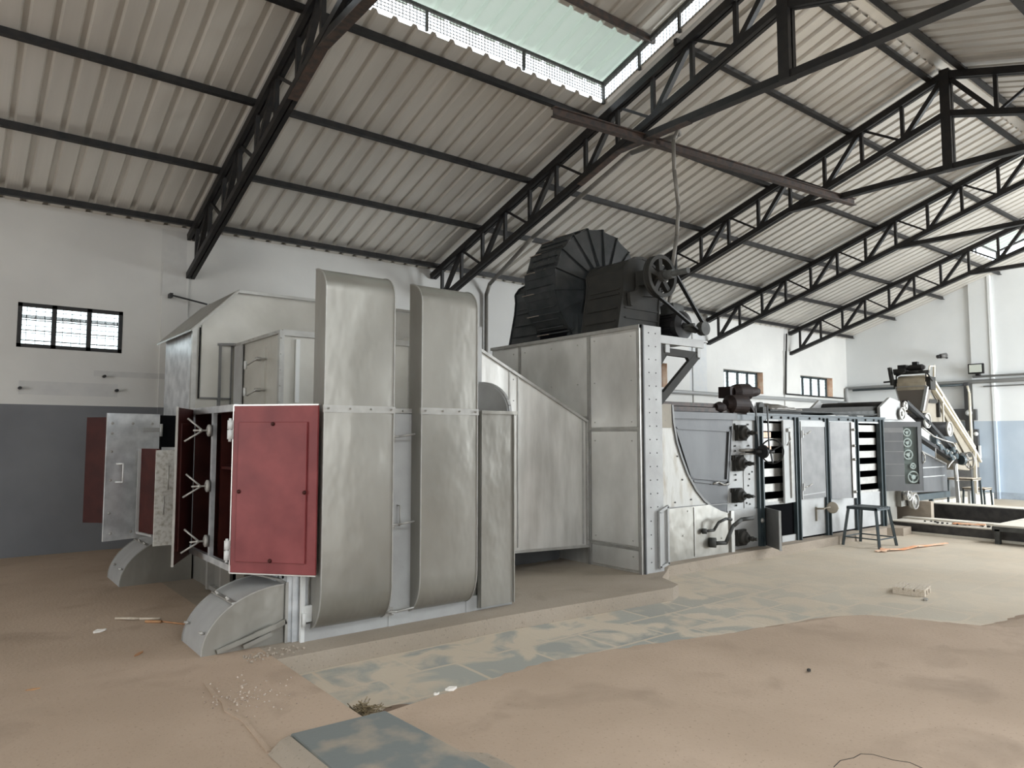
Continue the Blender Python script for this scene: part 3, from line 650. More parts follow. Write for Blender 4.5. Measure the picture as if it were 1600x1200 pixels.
# floor elbow ducts
def elbow(x0, x1, y0, y1, zt, label, hy=.01):
    t = thing('elbow_duct', label, 'duct', (x0, y0, 0), group='quarter-round floor ducts at the furnace side')
    n = 14; pr = [(x1, 0), (x0, 0)]+[(x1-(x1-x0)*math.cos(a), .0+zt*math.sin(a)) for a in [PI/2*i/n for i in range(n+1)]]
    m = MB(); pts = [(x, y0, z) for x, z in pr[1:]]+[(x1, y0, 0)]
    m.add(pts, [tuple(range(len(pts)))]); obj('side_plate', m, SIL, t); m = MB(); pts2 = [(x, y1, z) for x, y, z in pts]; m.add(pts2, [tuple(reversed(range(len(pts2))))]); obj('side_plate', m, SIL, t)
    m = MB(); arc = [Vector((x, 0, z)) for x, z in pr[2:]]
    m.grid([[(p.x, y0+.003, p.z) for p in arc], [(p.x, y1-.003, p.z) for p in arc]], True); sd_ = obj('curved_sheet', m, SILW, t)
    m = MB()
    for yy in (y0, y1):
        for i in range(len(arc)-1): m.bar((arc[i].x-.003, yy, arc[i].z+.003), (arc[i+1].x-.003, yy, arc[i+1].z+.003), .009, .009, up=(0, 1, 0))
    k = arc[n//2+1]; m.bar((k.x-.004, y0, k.z+.006), (k.x-.004, y1, k.z+.006), .035, .012); obj('seam', m, EDGE, t)
    for dy, i in ((.12, n//2+1), (.38, n//2+1), (.06, 3), (.44, 3)):
        m = MB(); p = arc[i]; d = Vector((-math.cos(PI/2*i/n), 0, math.sin(PI/2*i/n))); m.cyl((p.x, y0+dy, p.z), Vector((p.x, y0+dy, p.z))+d*.045, .009, 8); m.ball(Vector((p.x, y0+dy, p.z))+d*.02, .014, 8, 5)
        obj('bolt', m, STEELL, t)
    return t
e1 = elbow(1.50, 2.09, 5.44, 5.95, .43, 'quarter-round silver floor duct at the near corner of the furnace')
m = MB(); 
for i, (x, z) in enumerate(((1.60, .02), (1.74, .06), (1.86, .10))): m.bar((x, 5.42-.01*i, z), (x+.15, 5.41-.01*i, z+.045), .02, .03)
m.bar((1.78, 5.40, .03), (1.98, 5.40, .09), .02, .03); m.bar((1.9, 5.42, .09), (2.10, 5.42, .16), .02, .035); obj('bent_flange', m, SIL, e1)
m = MB(); m.bar((2.10, 5.42, 0), (2.10, 5.42, .45), .02, .02); m.bar((2.1, 5.42, .44), (2.1, 5.97, .44), .02, .02); m.bar((1.95, 6.0, .46), (2.1, 5.5, .45), .014, .014); obj('end_rim', m, EDGE, e1)
elbow(1.50, 2.2, 8.45, 9.1, .50, 'second quarter-round silver floor duct, beyond the open furnace doors')

# ================================================================== TAPER DUCT + PLENUM TOWER
T = thing('taper_duct', 'broad silver tapering duct with a sloped top, joining the furnace to the tower', 'duct', (5.2, 6.43, 0))
m = MB(); m.prism([(4.2, 6.43, .30), (6.25, 6.43, .23), (6.25, 6.43, 1.72), (4.2, 6.43, 2.70)], (0, 1.6, 0)); obj('duct_body', m, SILB, T)
m = MB(); m.bar((4.2, 6.42, 2.70), (6.25, 6.42, 1.73), .03, .03, up=(0, 1, 0)); m.bar((6.23, 6.42, .23), (6.23, 6.42, 1.72), .035, .03); m.bar((4.5, 6.42, .28), (6.25, 6.42, .22), .035, .03); m.bar((6.17, 6.425, .25), (6.17, 6.425, 1.76), .008, .02)
for x in (5.03, 5.15): m.bar((x, 6.425, .3), (x, 6.425, 2.33-(x-5.0)*.47), .012, .016)
rivets(m, lin((5.09, 6.43, .5), (5.09, 6.43, 2.2), 8), (0, -1, 0)); rivets(m, lin((6.23, 6.40, .3), (6.23, 6.40, 1.6), 9), (0, -1, 0)); rivets(m, lin((4.7, 6.41, 2.46), (6.1, 6.41, 1.79), 9), (0, -1, 0)); obj('duct_frame', m, EDGE, T)
m = MB(); m.prism([(4.6, 6.9, 0), (6.2, 6.9, 0), (6.2, 6.9, .3), (4.3, 6.9, .3)], (0, .8, 0)); obj('duct_foot', m, GREYP, T)

P = thing('plenum_tower', 'tall narrow silver tower under the charcoal fan, riveted along its front edge', 'plenum', (6.45, 6.9, 0))
m = MB(); m.box(6.27, 6.61, 5.57, 8.42, .0, 2.82); m.box(6.61, 7.22, 6.3, 8.42, 0, 2.82); obj('tower_body', m, SILB, P)
m = MB()
for y0, y1, z0, z1 in ((5.62, 6.37, 1.66, 2.77), (5.62, 6.37, .30, 1.61), (5.62, 6.37, .03, .25), (6.44, 7.74, 1.8, 2.78), (7.8, 8.38, 1.8, 2.78)): m.box(6.258, 6.268, y0, y1, z0, z1)
obj('wall_sheets', m, SILT, P, bevel=.003)
m = MB()
m.box(6.245, 6.28, 5.56, 5.60, 0, 2.84); m.box(6.25, 6.27, 6.38, 6.43, 0, 2.82); m.box(6.25, 6.27, 7.75, 7.79, 1.8, 2.82); m.box(6.24, 6.28, 5.56, 8.43, 2.80, 2.84); m.box(6.25, 6.262, 5.60, 6.38, 1.62, 1.645); m.box(6.25, 6.262, 5.60, 6.38, .26, .285)
rivets(m, lin((6.255, 5.575, .1), (6.255, 5.575, 2.75), 26), (-1, 0, 0), .007, .014); rivets(m, [(6.258, y, z) for y in (5.7, 6.3) for z in (2.72, 2.2, 1.72, 1.5, .36, .18)]+[(6.258, y, z) for y in (6.6, 7.1, 7.65, 7.9) for z in (2.7, 2.2)], (-1, 0, 0), .009, .01); obj('edge_angles', m, EDGE, P)
m = MB(); m.box(6.30, 6.62, 5.555, 5.575, 0, 2.84)
m.v = [(x, y, z) for x, y, z in m.v]; ff = obj('front_flange', m, SILW, P)
m = MB(); rivets(m, [(x, 5.555, z) for x in (6.40, 6.52) for z in [.12+.155*i for i in range(18)]], (0, -1, 0), .008, .006); obj('rivet_heads', m, GREYM, ff)
m = MB(); m.box(6.285, 6.305, 5.54, 5.575, 0, 2.84); obj('grey_edge_angle', m, GREYP, ff)  # dull grey strip along the left edge of the flange
m = MB(); m.bar((6.52, 5.53, .05), (6.52, 5.53, .68), .03, .03); m.bar((6.66, 5.53, .08), (6.66, 5.53, .74), .03, .03); m.bar((6.51, 5.53, .05), (6.67, 5.53, .09), .03, .03); m.bar((6.51, 5.53, .68), (6.67, 5.53, .74), .03, .03); m.box(6.53, 6.65, 5.54, 5.55, .07, .7); obj('inspection_hatch', m, SILW, P)
# motor bracket
m = MB(); by = 5.66
m.bar((6.62, by, 2.58), (7.46, by, 2.565), .05, .09, up=(0, 0, 1)); m.prism([(6.62, by-.025, 2.70), (6.80, by-.025, 2.62), (6.80, by-.025, 2.50), (6.62, by-.025, 2.28)], (0, .05, 0)); m.prism([(7.20, by-.025, 2.55), (7.44, by-.025, 2.55), (7.30, by-.025, 2.42)], (0, .05, 0))
m.bar((7.42, by-.001, 2.57), (6.68, by-.001, 1.96), .052, .10, up=(0, 0, 1)); m.prism([(6.62, by-.025, 2.12), (6.80, by-.025, 2.06), (6.66, by-.025, 1.90), (6.62, by-.025, 1.90)], (0, .05, 0))
obj('motor_bracket', m, FANG, P, bevel=.003)
m = MB(); m.prism([(6.62, 6.1, 2.62), (7.40, 6.1, 2.62), (6.80, 6.1, 1.98), (6.62, 6.1, 1.9), (6.62, 6.1, 2.04), (7.2, 6.1, 2.56), (6.62, 6.1, 2.56)], (0, .05, 0)); obj('motor_bracket', m, FANG, P)
m = MB(); m.box(6.66, 7.58, 5.60, 6.2, 2.735, 2.76); m.box(6.66, 7.50, 5.60, 5.64, 2.66, 2.74); m.box(6.78, 6.86, 5.62, 5.66, 2.56, 2.66); m.box(7.40, 7.46, 5.62, 5.66, 2.54, 2.66); m.box(6.66, 7.5, 6.14, 6.18, 2.66, 2.74); obj('motor_platform', m, SILW, P, bevel=.003)

# ================================================================== FAN
FN = thing('centrifugal_fan', 'charcoal-painted ribbed centrifugal fan on top of the silver tower', 'fan', (6.8, 6.9, 2.84))
cx, cz, R = 6.8, 3.5, .82
def ngon(y, r, n=18, ph=.12): return [(cx+r*math.cos(2*PI*i/n+ph), y, cz+r*math.sin(2*PI*i/n+ph)) for i in range(n)]
m = MB(); A1 = ngon(6.72, R); n = len(A1)
for i in range(n):
    a = Vector(A1[i]); b = Vector(A1[(i+1) % n])
    # each shell plate overlaps the next
    ca = Vector((cx, 6.72, cz)); a2 = ca+(a-ca)*1.0; b2 = ca+(b-ca)*.965
    m.add([a2, b2, b2+Vector((0, .62, 0)), a2+Vector((0, .62, 0))], [(0, 1, 2, 3)])
    b3 = ca+(b-ca)*1.0; m.add([b2, b3, b3+Vector((0, .62, 0)), b2+Vector((0, .62, 0))], [(0, 1, 2, 3)])
m2 = MB()
for i in range(n):
    a = Vector(A1[i]); b = Vector(A1[(i+1) % n]); ca = Vector((cx, 6.72, cz))
    for t_ in (.30, .72):
        p = a+(b-a)*t_*.98; p = ca+(p-ca)*1.004; m2.bar(p+Vector((0, .06, 0)), p+Vector((0, .58, 0)), .016, .012)
obj('shell_ribs', m2, FAN, FN)
m2 = MB()
for i in range(n):
    a = Vector(A1[i]); ca = Vector((cx, 6.72, cz)); p = ca+(a-ca)*1.012; m2.bar(p+Vector((0, .40, 0)), p+Vector((0, .63, 0)), .03, .006)
obj('lip_highlights', m2, nmat('worn_edge_highlight', (.40, .33, .27), .4, .5), FN)  # pale strips put the specular highlight on the worn lips into colour
sc_ = obj('scroll_shell', m, FAN, FN); sd = sc_.modifiers.new('s', 'SOLIDIFY'); sd.thickness = .006
for y, c in ((6.72, (cx, 6.64, cz)), (7.34, (cx, 7.42, cz))):
    m = MB()
    pts = [Vector(p) for p in ngon(y, R*.985)]
    for i in range(n):
        a, b = pts[i], pts[(i+1) % n]; c_ = Vector(c); mid_ = (a+b)/2+Vector((0, .012 if y < 7 else -.012, 0))
        m.add([a, b, c_], [(0, 1, 2)])
    obj('side_plate', m, FAN, FN)
m = MB()
for i in range(n):
    a = Vector(ngon(6.72, R*1.0)[i]); c_ = Vector((cx, 6.64, cz)); m.bar(a+Vector((0, -.008, 0)), c_+(a-c_)*.35+Vector((0, -.02, 0)), .012, .022, up=(0, 1, 0))
    a2 = a+Vector((0, .62, 0)); m.bar(a, a2, .016, .016)
obj('radial_ribs', m, FAN, FN)
m = MB()   # flared base skirt
m.prism([(6.24, 6.74, 2.84), (6.30, 6.74, 3.0), (6.25, 6.74, 3.06), (7.35, 6.74, 3.06), (7.35, 6.74, 2.84)], (0, .62, 0)); m.prism([(6.28, 6.62, 2.84), (6.28, 6.62, 3.12), (7.3, 6.62, 3.12), (7.3, 6.62, 2.84)], (0, .1, 0)); obj('base_skirt', m, FAN, FN)
m = MB(); m.box(6.236, 6.243, 6.78, 7.3, 2.845, 2.97); obj('skirt_opening', m, DARK, FN)  # black sheet paints the dark inside of the skirt
def inlet(y0, y1, lab, mt):
    m = MB(); pr = [(6.34, 2.84), (6.44, 3.30), (6.46, 3.48)]
    pr += [(cx+.36*math.cos(a)-.02, 3.48+.30*math.sin(a)) for a in [PI-PI*i/8 for i in range(1, 8)]]+[(7.12, 3.48), (7.06, 2.84)]
    m.prism([(x, y0, z) for x, z in pr], (0, y1-y0, 0)); o = obj('inlet_box', m, mt, FN, label=lab)
    m = MB()
    pv = [Vector((x, y0, z)) for x, z in pr]
    for i in range(len(pv)-1):
        m.bar(pv[i], pv[i+1], .03, .02, up=(0, 1, 0)); q = Vector((0, y1-y0, 0)); m.bar(pv[i]+q, pv[i+1]+q, .03, .02, up=(0, 1, 0))
    for z in (2.96, 3.12, 3.30, 3.36):
        xx = 6.34+(z-2.84)*.217-.012; m.bar((xx, y0+.06, z), (xx, y1-.06, z), .02, .016)
    for z in (3.0, 3.12): m.bar((6.46, y0-.008, z), (7.06, y0-.008, z), .014, .016)
    obj('stiffener', m, mt, o); return o
inlet(5.98, 6.62, 'near inlet box', FANG)
inlet(7.44, 8.1, 'rear inlet box', FAN)
m = MB(); m.prism([(6.50, 5.96, 3.14), (6.48, 5.96, 3.30), (6.62, 5.96, 3.34), (6.66, 5.96, 3.44), (6.95, 5.96, 3.44), (6.98, 5.96, 3.3), (6.72, 5.96, 3.28), (6.60, 5.96, 3.24), (6.54, 5.96, 3.14)], (0, -.05, 0)); m.box(6.64, 6.96, 5.80, 5.96, 3.40, 3.58); m.cyl((6.8, 5.80, 3.5), (6.8, 5.92, 3.5), .09, 18); obj('bearing_bracket', m, FANG, FN)
m = MB(); m.cyl((6.8, 5.28, 3.5), (6.8, 6.0, 3.5), .035, 16); m.cyl((6.8, 5.50, 3.5), (6.8, 5.72, 3.5), .055, 16); m.cyl((6.8, 8.1, 3.5), (6.8, 8.4, 3.5), .035, 12); obj('drive_shaft', m, GREYM, FN)
m = MB(); c = (6.8, 5.66, 3.5)
m.lathe(c, (0, 1, 0), [(0, .215), (0, .262), (.02, .262), (.03, .235), (.042, .258), (.052, .258), (.062, .235), (.075, .262), (.095, .262), (.095, .215), (0, .215)], 40)
m.cyl((6.8, 5.62, 3.5), (6.8, 5.80, 3.5), .07, 18)
for k in range(5):
    a = 2*PI*k/5+.4; m.bar((6.8, 5.71, 3.5), (6.8+.24*math.cos(a), 5.71, 3.5+.24*math.sin(a)), .06, .06, up=(0, 1, 0))
pu = obj('fan_pulley', m, FANG, FN)
m = MB(); m.lathe(c, (0, 1, 0), [(.028, .238), (.030, .246), (.042, .246), (.044, .238)], 40); m.lathe(c, (0, 1, 0), [(.053, .238), (.055, .246), (.066, .246), (.068, .238)], 40); obj('pulley_grooves', m, COP, pu)
# belts
mp = Vector((7.60, 5.70, 2.93)); fp = Vector((6.8, 5.70, 3.5))
m = MB(); d = (mp-fp); L_ = math.hypot(d.x, d.z); ang = math.atan2(d.z, d.x); r1, r2 = .25, .062; be = math.acos((r1-r2)/L_)
for dy in (-.018, .012):
    pts = []
    for s_ in (1, -1):
        a = ang+s_*be; pts.append((fp+Vector((r1*math.cos(a), dy, r1*math.sin(a))), mp+Vector((r2*math.cos(a), dy, r2*math.sin(a)))))
    for p, q in pts: m.bar(p, q, .022, .022)
    N_ = 20; a0, a1 = ang+be, ang+2*PI-be; pr = [fp+Vector((r1*math.cos(a0+(a1-a0)*i/N_), dy, r1*math.sin(a0+(a1-a0)*i/N_))) for i in range(N_+1)]
    for i in range(N_): m.bar(pr[i], pr[i+1], .016, .012)
obj('drive_belts', m, RUB, FN)
# motor
MO = thing('electric_motor', 'dark electric motor with belt pulley on the bracket beside the fan', 'motor', (7.2, 5.95, 2.76))
m = MB(); cy = Vector((7.22, 6.2, 2.96))
m.lathe((7.38, 6.30, 2.97), (0, -1, 0), [(0, 0), (0, .15), (.03, .19), (.10, .195), (.10, .175), (.42, .175), (.42, .19), (.48, .18), (.51, .08), (.51, 0)], 32); bo = obj('motor_body', m, BLK, MO)
m = MB()
for i in range(22):
    a = 2*PI*i/22; m.bar((7.38+.175*math.cos(a), 6.19, 2.97+.175*math.sin(a)), (7.38+.175*math.cos(a), 5.88, 2.97+.175*math.sin(a)), .012, .03, up=(math.cos(a), 0, math.sin(a)))
obj('cooling_fins', m, BLK, bo)
m = MB(); m.box(7.28, 7.50, 5.90, 6.12, 3.10, 3.25); m.box(7.30, 7.48, 5.92, 6.10, 3.25, 3.27); obj('terminal_box', m, GREYM, MO, bevel=.01)
m = MB(); m.box(7.20, 7.26, 5.9, 6.25, 2.76, 2.86); m.box(7.42, 7.48, 5.9, 6.25, 2.76, 2.86); m.box(7.12, 7.56, 5.86, 6.28, 2.76, 2.78); obj('motor_feet', m, BLK, MO)
m = MB(); m.cyl((7.34, 5.84, 2.95), (7.34, 5.62, 2.95), .02, 12); obj('motor_shaft', m, GREYM, MO)
m = MB(); m.lathe((7.60, 5.74, 2.93), (0, -1, 0), [(0, 0), (0, .08), (.02, .09), (.03, .072), (.04, .088), (.05, .072), (.06, .09), (.10, .09), (.10, 0)], 24); m.cyl((7.34, 5.80, 2.95), (7.60, 5.80, 2.93), .05, 12); obj('motor_pulley', m, GREYM, MO)

# ================================================================== DRYER
D = thing('belt_dryer', 'long silver belt dryer with dark steel posts and open side doors', 'dryer', (10.5, 6.8, 0))
# curved transition on the left
cur = [(7.26, 1.95), (7.28, 1.73), (7.34, 1.48), (7.43, 1.28), (7.55, 1.06), (7.71, .86), (7.86, .73), (8.04, .62), (8.22, .54), (8.38, .49)]
m = MB(); m.prism([(6.8, 5.94, .66), (6.8, 5.94, 1.95)]+[(x, 5.94, z) for x, z in cur[:7]]+[(8.0, 5.94, .655)], (0, .06, 0)); cs = obj('curved_side_sheet', m, STAIN, D)
m = MB(); 
for i in range(len(cur)-1): m.bar((cur[i][0]+.005, 5.93, cur[i][1]), (cur[i+1][0]+.005, 5.93, cur[i+1][1]), .03, .02, up=(0, 1, 0))
obj('curved_rim', m, GREYD, cs); m = MB(); m.bar((6.8, 5.93, .66), (8.4, 5.93, .645), .025, .015); obj('lower_rim', m, GREYD, cs); m = MB(); rivets(m, [(7.12, 5.935, 1.75), (7.45, 5.935, 1.0), (7.62, 5.935, .74), (7.3, 5.935, .72), (7.9, 5.935, .69), (7.36, 5.935, 1.3)], (0, -1, 0), .012, .01); obj('rivet_heads', m, GREYD, cs)
m = MB(); m.box(6.8, 7.24, 5.925, 5.94, 1.66, 1.96); obj('upper_patch', m, TAN, cs)
m = MB(); m.prism([(6.8, 5.90, 0), (6.8, 5.90, .65), (7.95, 5.90, .655), (8.2, 5.90, .56), (8.45, 5.90, .50), (8.45, 5.90, 0)], (0, .3, 0)); lb = obj('lower_plinth_box', m, SIL, D)
m = MB(); m.box(7.62, 7.635, 5.89, 5.90, .02, .64); m.box(8.38, 8.45, 5.87, 5.90, .0, .55); rivets(m, [(7.5, 5.9, .6), (7.4, 5.9, .3), (8.2, 5.9, .2)], (0, -1, 0), .012, .01); obj('box_seam', m, EDGE, lb)
m = MB(); m.tube([(7.78, 5.86, .33), (7.90, 5.80, .34), (7.95, 5.76, .44), (8.08, 5.74, .48), (8.2, 5.74, .46)], .018, 10); m.cyl((7.76, 5.88, .33), (7.80, 5.84, .33), .035, 12); m.tube([(7.95, 5.86, .16), (8.07, 5.74, .17), (8.17, 5.70, .38), (8.3, 5.66, .46), (8.5, 5.62, .47)], .026, 10); m.cyl((7.93, 5.89, .17), (7.97, 5.82, .17), .065, 16); obj('oil_pipe', m, GREYM, lb)
# grey side panel
m = MB(); m.prism([(7.27, 5.97, 1.85)]+[(x, 5.97, z) for x, z in cur[1:]]+[(8.42, 5.97, .52), (8.50, 5.97, 1.2), (8.62, 5.97, 1.85)], (0, .03, 0)); gp = obj('grey_side_panel', m, GREYP, D)
m = MB(); q = [(7.36, 1.66), (8.50, 1.63), (8.42, .95), (7.66, 1.02)]
for i in range(4): a, b = q[i], q[(i+1) % 4]; m.bar((a[0], 5.955, a[1]), (b[0], 5.955, b[1]), .03, .022, up=(0, 1, 0))
q = [(7.30, 1.72), (8.56, 1.69), (8.45, .89), (7.70, .97)]
for i in (1, 2): a, b = q[i], q[(i+1) % 4]; m.bar((a[0], 5.955, a[1]), (b[0], 5.955, b[1]), .02, .02, up=(0, 1, 0))
m.box(7.27, 8.65, 5.93, 5.98, 1.78, 1.87); obj('panel_frame', m, GREYP, gp)
m = MB(); m.tube([(8.1, 5.94, .92), (8.2, 5.93, .94), (8.32, 5.93, .90), (8.45, 5.93, .91)], .012, 8); obj('latch', m, STEELL, gp)
m = MB(); m.box(7.25, 8.9, 6.0, 7.5, .0, 1.80); obj('transition_body', m, GREYP, D)
m = MB(); m.box(7.2, 8.75, 6.0, 6.12, 1.88, 1.94); m.box(7.2, 8.6, 6.02, 6.3, 1.95, 2.0); obj('top_channel', m, RUST, D)
# white end panel with bearings
m = MB(); m.prism([(8.42, 5.99, 0), (8.52, 5.99, 1.2), (8.64, 5.99, 1.79), (9.28, 5.99, 1.79), (9.28, 5.99, 0)], (0, .03, 0)); wp = obj('drive_end_panel', m, SILW, D)
m = MB(); m.box(8.45, 9.24, 5.975, 5.99, .0, .53); m.box(8.85, 9.24, 5.98, 5.99, .55, 1.30); m.box(9.18, 9.27, 5.95, 5.99, 0, 1.79); obj('lower_cover', m, SILW, wp, bevel=.002)
for i, (x, z, s_) in enumerate(((8.78, 1.60, .11), (8.70, 1.18, .11), (8.66, .74, .10), (8.72, .16, .11))):
    m = MB(); m.box(x-s_, x+s_*.9, 5.93, 5.99, z-s_, z+s_); m.lathe((x-.01, 5.93, z), (0, -1, 0), [(0, .10), (.05, .095), (.07, .06), (.10, .055), (.10, 0)], 20); m.cyl((x, 5.83, z), (x, 5.70, z), .022, 12); m.cyl((x+.0, 5.80, z), (x+.0, 5.76, z), .035, 10); m.box(x-s_*1.2, x-s_*.6, 5.95, 5.99, z+s_*.4, z+s_*1.0); obj('bearing_block', m, FANG, wp, bevel=.006)
m = MB(); rivets(m, [(x, 5.98, z) for x in (8.66, 8.98, 9.2) for z in (1.72, 1.42, 1.35, 1.02, .95, .6)]+[(8.95, 5.98, .86), (8.9, 5.98, .62), (9.1, 5.98, .7), (9.05, 5.98, 1.05)], (0, -1, 0), .014, .012); obj('bolts', m, GREYM, wp)
m = MB(); m.cyl((9.22, 5.97, 0), (9.22, 5.97, 1.75), .022, 10); m.ball((9.2, 5.94, .36), .04, 12, 8); obj('side_tube', m, STEELL, wp)
m = MB(); m.cyl((8.60, 5.86, 1.36), (9.0, 5.86, 1.36), .02, 10); m.cyl((8.60, 5.86, 1.31), (9.0, 5.86, 1.31), .012, 10); obj('adjusting_shaft', m, PIPE, wp)
HW = thing('hand_wheel', 'black three-spoke hand wheel with chain sprocket on the dryer front', 'hand wheel', (9.1, 5.78, 1.34))
m = MB(); m.ring((9.16, 5.72, 1.34), (1, .12, 0), .165, .011, 32, 8); m.cyl((9.06, 5.74, 1.34), (9.18, 5.72, 1.34), .03, 12)
for k in range(3): a = 2*PI*k/3+.5; m.bar((9.12, 5.72, 1.34), (9.16, 5.72+.165*math.cos(a), 1.34+.165*math.sin(a)), .018, .018)
obj('wheel_rim', m, RUB, HW)
m = MB(); m.lathe((8.96, 5.75, 1.34), (1, 0, 0), [(0, 0), (0, .09), (.03, .095), (.06, .06), (.1, .05), (.1, 0)], 22); m.cyl((8.96, 5.75, 1.34), (8.90, 5.83, 1.34), .03, 10); obj('sprocket', m, RUB, HW)
m = MB()
for y in (5.82, 5.66): m.bar((8.99, y, 1.36), (8.93 if y > 5.7 else 8.97, y, 1.98), .014, .02)
m.box(8.9, 9.02, 5.8, 5.98, 1.30, 1.38)
obj('drive_chain', m, RUB, HW)
# geared motor on top
GM = thing('geared_motor', 'brown-black geared motor perched on the dryer top', 'motor', (8.9, 6.0, 1.87))
m = MB(); m.lathe((8.52, 6.02, 2.0), (1, -.1, 0), [(0, 0), (0, .06), (.05, .09), (.08, .13), (.36, .14), (.40, .11), (.42, .06), (.42, 0)], 24); m.box(8.6, 8.95, 5.95, 6.15, 1.86, 1.92); obj('gearbox', m, BROWNM, GM)
m = MB(); m.lathe((8.85, 6.15, 2.18), (1, -.25, .05), [(0, 0), (0, .09), (.1, .12), (.30, .12), (.34, .08), (.44, .07), (.5, .05), (.5, 0)], 24); m.box(8.75, 9.05, 6.1, 6.3, 2.10, 2.26); obj('motor', m, BROWNM, GM)
m = MB(); m.bar((8.98, 6.0, 2.1), (9.2, 6.0, 1.84), .06, .05); m.lathe((8.28, 6.02, 1.95), (1, 0, 0), [(0, 0), (0, .05), (.1, .08), (.2, .05), (.2, 0)], 14); obj('arm', m, BROWNM, GM)
# posts & rails
PX = [9.22, 10.19, 11.07, 12.02, 12.93]
for i, x in enumerate(PX):
    m = MB(); m.box(x-.065, x+.065, 5.93, 6.0, -.01 if i else 0, 1.84); m.box(x-.01, x+.01, 5.90, 5.94, 0, 1.84); obj('post', m, DGRN, D)
m = MB(); m.box(8.65, 13.1, 5.96, 6.02, 1.78, 1.88); m.box(8.9, 13.1, 5.94, 6.1, 1.86, 1.885); rl = obj('top_rail', m, DGRN, D)
m = MB(); m.box(9.4, 13.0, 5.955, 5.96, 1.775, 1.80); obj('rail_lip', m, SILW, rl)
m = MB(); rivets(m, [(x, 5.96, 1.83) for x in (9.55, 9.8, 10.0, 10.6, 10.9, 11.5, 11.8, 12.4, 12.7)], (0, -1, 0), .02, .02); obj('rail_bolts', m, BLK, rl)
# interior shell
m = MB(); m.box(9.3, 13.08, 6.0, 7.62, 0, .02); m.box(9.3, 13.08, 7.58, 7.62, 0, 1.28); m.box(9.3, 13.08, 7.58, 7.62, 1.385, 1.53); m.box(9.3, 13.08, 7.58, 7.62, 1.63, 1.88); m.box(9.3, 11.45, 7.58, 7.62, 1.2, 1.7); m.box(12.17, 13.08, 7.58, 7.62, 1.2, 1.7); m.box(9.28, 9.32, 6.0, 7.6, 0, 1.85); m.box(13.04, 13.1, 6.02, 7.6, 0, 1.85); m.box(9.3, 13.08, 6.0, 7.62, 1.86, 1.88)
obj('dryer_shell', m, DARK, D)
def bay(x0, x1, n=5):
    m = MB(); z = 1.745
    for k in range(n+1):
        m.box(x0, x1, 6.02, 6.05, z-.115, z); 
        m.box(x0, x1, 6.05, 6.6, z-.115, z-.11)
        z -= .222
    m.box(x0, x1, 5.98, 6.03, .575, .64)
    return obj('tray_edges', m, STEELL, D)
bay(9.28, 10.13); bay(12.08, 12.87)
# lower panels
for a, b in ((10.25, 11.01), (11.13, 11.96), (12.08, 12.87)):
    m = MB(); m.box(a, b, 5.97, 5.99, .03, .60 if a > 11 else .585); m.box(a, b, 5.965, 5.97, .57, .60); obj('lower_panel', m, SILW, D)
m = MB(); m.box(9.28, 10.13, 5.97, 5.99, .565, .60); obj('sill', m, SILW, D); m = MB(); m.box(9.75, 10.13, 5.96, 5.99, .0, .09); obj('sill', m, SILW, D)
# doors
m = MB(); slab(m, 10.12, 5.955, 187, 0, .36, .57, 1.79, -.02, .0); slab(m, 10.12, 5.955, 187, .0, .36, .57, 1.79, 0, .006); dd = obj('bay_door', m, SILW, D, label='first bay door, narrow edge toward us, with a vertical stiffener')
m = MB(); slab(m, 10.12, 5.955, 187, .12, .17, .64, 1.68, .006, .03); obj('stiffener', m, STEELL, dd)
m = MB(); m.tube([dpt(10.12, 5.955, 187, .30, .03, 1.42), dpt(10.12, 5.955, 187, .25, .06, 1.50), dpt(10.12, 5.955, 187, .27, .06, 1.62)], .01, 8); slab(m, 10.12, 5.955, 187, .18, .26, 1.62, 1.67, .01, .04); obj('latch', m, STEELL, dd)
m = MB(); m.box(10.26, 11.0, 5.94, 5.965, .60, 1.78); dd = obj('bay_door', m, GREYD, D, label='second bay door, closed grey sheet')
m = MB(); m.box(10.26, 11.0, 5.93, 5.945, 1.70, 1.78); m.bar((10.28, 5.93, .60), (10.28, 5.93, 1.78), .02, .02); m.bar((10.31, 5.935, .66), (10.95, 5.935, .68), .012, .014); obj('door_rim', m, SILW, dd)
for z in (1.58, .78):
    m = MB(); m.tube([(10.29, 5.93, z), (10.36, 5.88, z+.01), (10.45, 5.86, z+.05)], .01, 8); m.bar((10.28, 5.9, z-.05), (10.28, 5.9, z+.06), .015, .02); obj('latch', m, STEELL, dd)
H5 = (11.15, 5.94, -14)
m = MB(); slab(m, *H5, 0, .53, .56, 1.78, -.012, .01); dd = obj('bay_door', m, GREYD, D, label='third bay door, ajar, dull grey')
m = MB(); slab(m, *H5, .46, .53, .56, 1.78, -.03, -.012); obj('bright_edge', m, STEELL, dd)
m = MB()
for z in (1.66, 1.4, 1.18, .66): m.ball(dpt(*H5, .50, -.04, z), .025, 8, 5)
obj('clasps', m, STEELL, dd)
H6 = (12.98, 5.95, -36); WC = .70
m = MB(); slab(m, *H6, 0, .37, .60, 1.81, -.012, .0); slab(m, *H6, .63, WC, .60, 1.81, -.012, .0); slab(m, *H6, .37, .63, 1.72, 1.81, -.012, .0); slab(m, *H6, .37, .63, .60, .72, -.012, 0); slab(m, *H6, .0, WC, .60, 1.81, .08, .09)
slab(m, *H6, WC-.01, WC, .6, 1.81, -.012, .09); dc = obj('sprocket_cover', m, GREYP, D, label='grey end cover with a clear window over the chain sprockets')
m = MB(); slab(m, *H6, .0, .37, 1.62, 1.70, -.018, -.012)
for z in (.86, 1.06, 1.28, 1.46): slab(m, *H6, .0, .37, z, z+.012, -.015, -.012)
obj('cover_creases', m, GREYD, dc)
m = MB(); slab(m, *H6, .37, .63, .72, 1.72, -.006, -.003); obj('window_pane', m, GLASS, dc)
